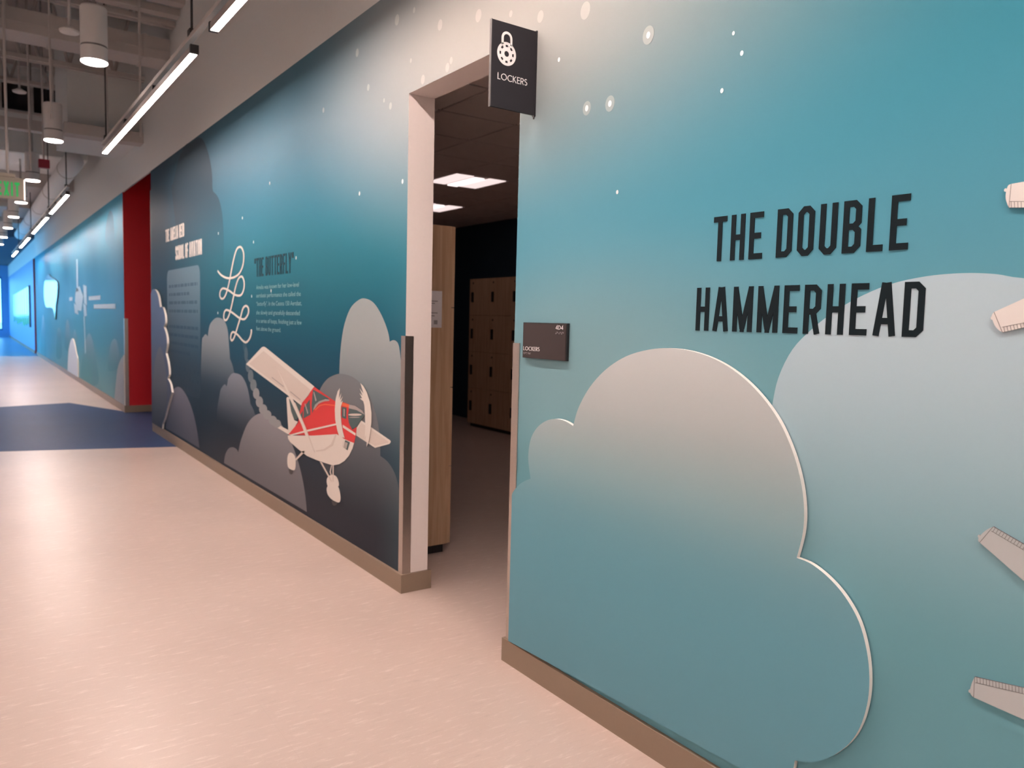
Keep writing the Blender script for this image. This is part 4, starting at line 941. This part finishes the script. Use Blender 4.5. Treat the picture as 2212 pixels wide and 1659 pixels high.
# exit sign
EY = 8.7; ex1, ez1 = A(54, 389, EY); ex0 = ex1-.27; ez0 = ez1-.185
es = thing('exit_sign', ((ex0+ex1)/2, EY, ez0), 'green lit EXIT sign hanging across the corridor', 'exit sign')
box('face', 'exit_face', ex0, ex1-.012, EY, EY+.03, ez0, ez1-.012, parent=es)
box('light_edge', 'exit_edge', ex1-.012, ex1, EY-.006, EY+.034, ez0-.002, ez1, parent=es, bevel=.004)
box('top_rail', 'exit_face', ex0, ex1-.012, EY-.006, EY+.034, ez1-.012, ez1+.012, parent=es)
box('canopy', 'exit_face', ex0+.07, ex1-.08, EY-.02, EY+.05, ez1+.012, ez1+.045, parent=es)
tube('stem', 'struct_paint', [((ex0+ex1)/2, EY+.015, ez1+.04), ((ex0+ex1)/2, EY+.015, ROOF)], .012, es)
letters(es, 'EXIT', block_font(t=.19, Wd=.5), .128, lambda u, v, d: Vector((ex1-.222+u, EY-d, ez0+.026+v)), 'exit_green', width=.178, spacing=.16, depth=.002)

# ================================================================== the second mural wall and the lounge beyond
for pts, top, bot in (([(176, 820), (180, 760), (187, 730), (193, 720), (200, 735), (206, 770), (212, 830)], 1.2, .3), ([(122, 770), (124, 720), (127, 708), (131, 720), (133, 770)], 1.35, .5),
                      ([(140, 750), (143, 700), (146, 690), (150, 705), (152, 755)], 1.4, .5), ([(156, 760), (159, 720), (162, 712), (166, 730), (168, 770)], 1.3, .5),
                      ([(234, 800), (238, 750), (246, 732), (254, 742), (258, 790)], 1.2, .4), ([(228, 520), (232, 470), (240, 455), (246, 480), (246, 540)], 2.9, 1.9), ([(88, 760), (90, 700), (93, 680), (97, 700), (99, 770)], 1.4, .3)):
    cloud_print(pts, (0.24, 0.34, 0.42) if top < 2 else (0.14, 0.24, 0.32), top, bot, .75, .0012, parent=wall_mid, sky=mid_sky)
t5 = thing('title_lettering', (0, *W(220, 655)), 'small white two-line title on the second mural wall', 'lettering')
for x0, x1, ya, yb in ((192, 218, 639, 648), (203, 250, 657, 667), (150, 157, 642, 650)):
    y0, y1 = W(x0, ya)[0], W(x1, ya)[0]; z1, z0 = W((x0+x1)/2, ya)[1], W((x0+x1)/2, yb)[1]; yy = y0
    bm = bmesh.new()
    while yy > y1+.05:
        ww = min(.14, yy-y1); bbox(bm, -.004, -.0022, yy-ww*.8, yy, z0, z1); meshobj('letter', bm, 'pale_title', t5); bm = bmesh.new(); yy -= ww
    bm.free()
gl = thing('glider_graphic', (0, *W(175, 650)), 'thin white glider drawing diving on the second mural wall', 'airplane picture')
for nm, pts in (('tail_boom', [(165, 560), (168, 560), (169, 630), (166, 630)]), ('fuselage', [(164, 625), (172, 618), (180, 640), (176, 672), (168, 670), (162, 650)]), ('wing', [(180, 615), (187, 618), (188, 660), (182, 655)]),
                ('wing', [(160, 655), (166, 660), (170, 680), (162, 676)]), ('nose', [(180, 655), (186, 660), (188, 682), (182, 684)]), ('smoke_line', [(181, 684), (183, 684), (186, 760), (184, 765)])):
    decal(nm, px(pts), fade_print('glider_ink', (0.55, 0.68, 0.80), 9, 8, .6, .6, mid_sky), .0030, .001, gl)
gp = thing('photo_panel', (0, *W(110, 640)), 'glossy cloud-shaped display panel mirroring the daylight on the second mural wall', 'display panel')
go = smooth_line([W(*p, -.03) for p in [(95, 640), (96, 610), (103, 592), (110, 598), (118, 604), (124, 612), (123, 640), (120, 662), (119, 690), (115, 668), (108, 664), (99, 662)]], 3, True)
bm = bmesh.new(); prism_x(bm, go, -.03, -.002, 0, 1); meshobj('panel', bm, ['gloss', 'gloss_frame'], gp)
fp = thing('photo_panel', (0, 39, 1), 'long glossy panel of upright strips on the blue lounge wall', 'display panel')
y_a, z_a = W(66, 618); 
yy = 33.0
for k in range(8):
    ya = 32.4+k*1.45; zt = 2.28-.02*k; zb = .95-.06*(k % 3)
    box('strip', 'gloss', -.03, -.002, ya, ya+1.25, zb, zt, parent=fp)
box('side_strip', 'gloss_frame', -.05, -.002, 32.1, 32.36, .85, 2.32, parent=fp)

# planting outside the end window
for i, (x, y, r_) in enumerate(((-1.3, 56, .9), (-3.4, 60, 1.1), (-6.5, 58, 1.0))):
    t = thing('shrub', (x, y, -.1), 'round green shrub growing outside the end window', 'shrub', 'shrubs outside the window')
    bm = bmesh.new(); bmesh.ops.create_icosphere(bm, subdivisions=3, radius=r_)
    for v in bm.verts: v.co = v.co*(1+random.uniform(-.12, .12)); v.co.z = v.co.z*.7+r_*.62-.05; v.co.x += x; v.co.y += y
    meshobj('foliage', bm, 'leaf', t); tube('stem', 'ground', [(x, y, -.1), (x, y, r_*.3)], .08, t)
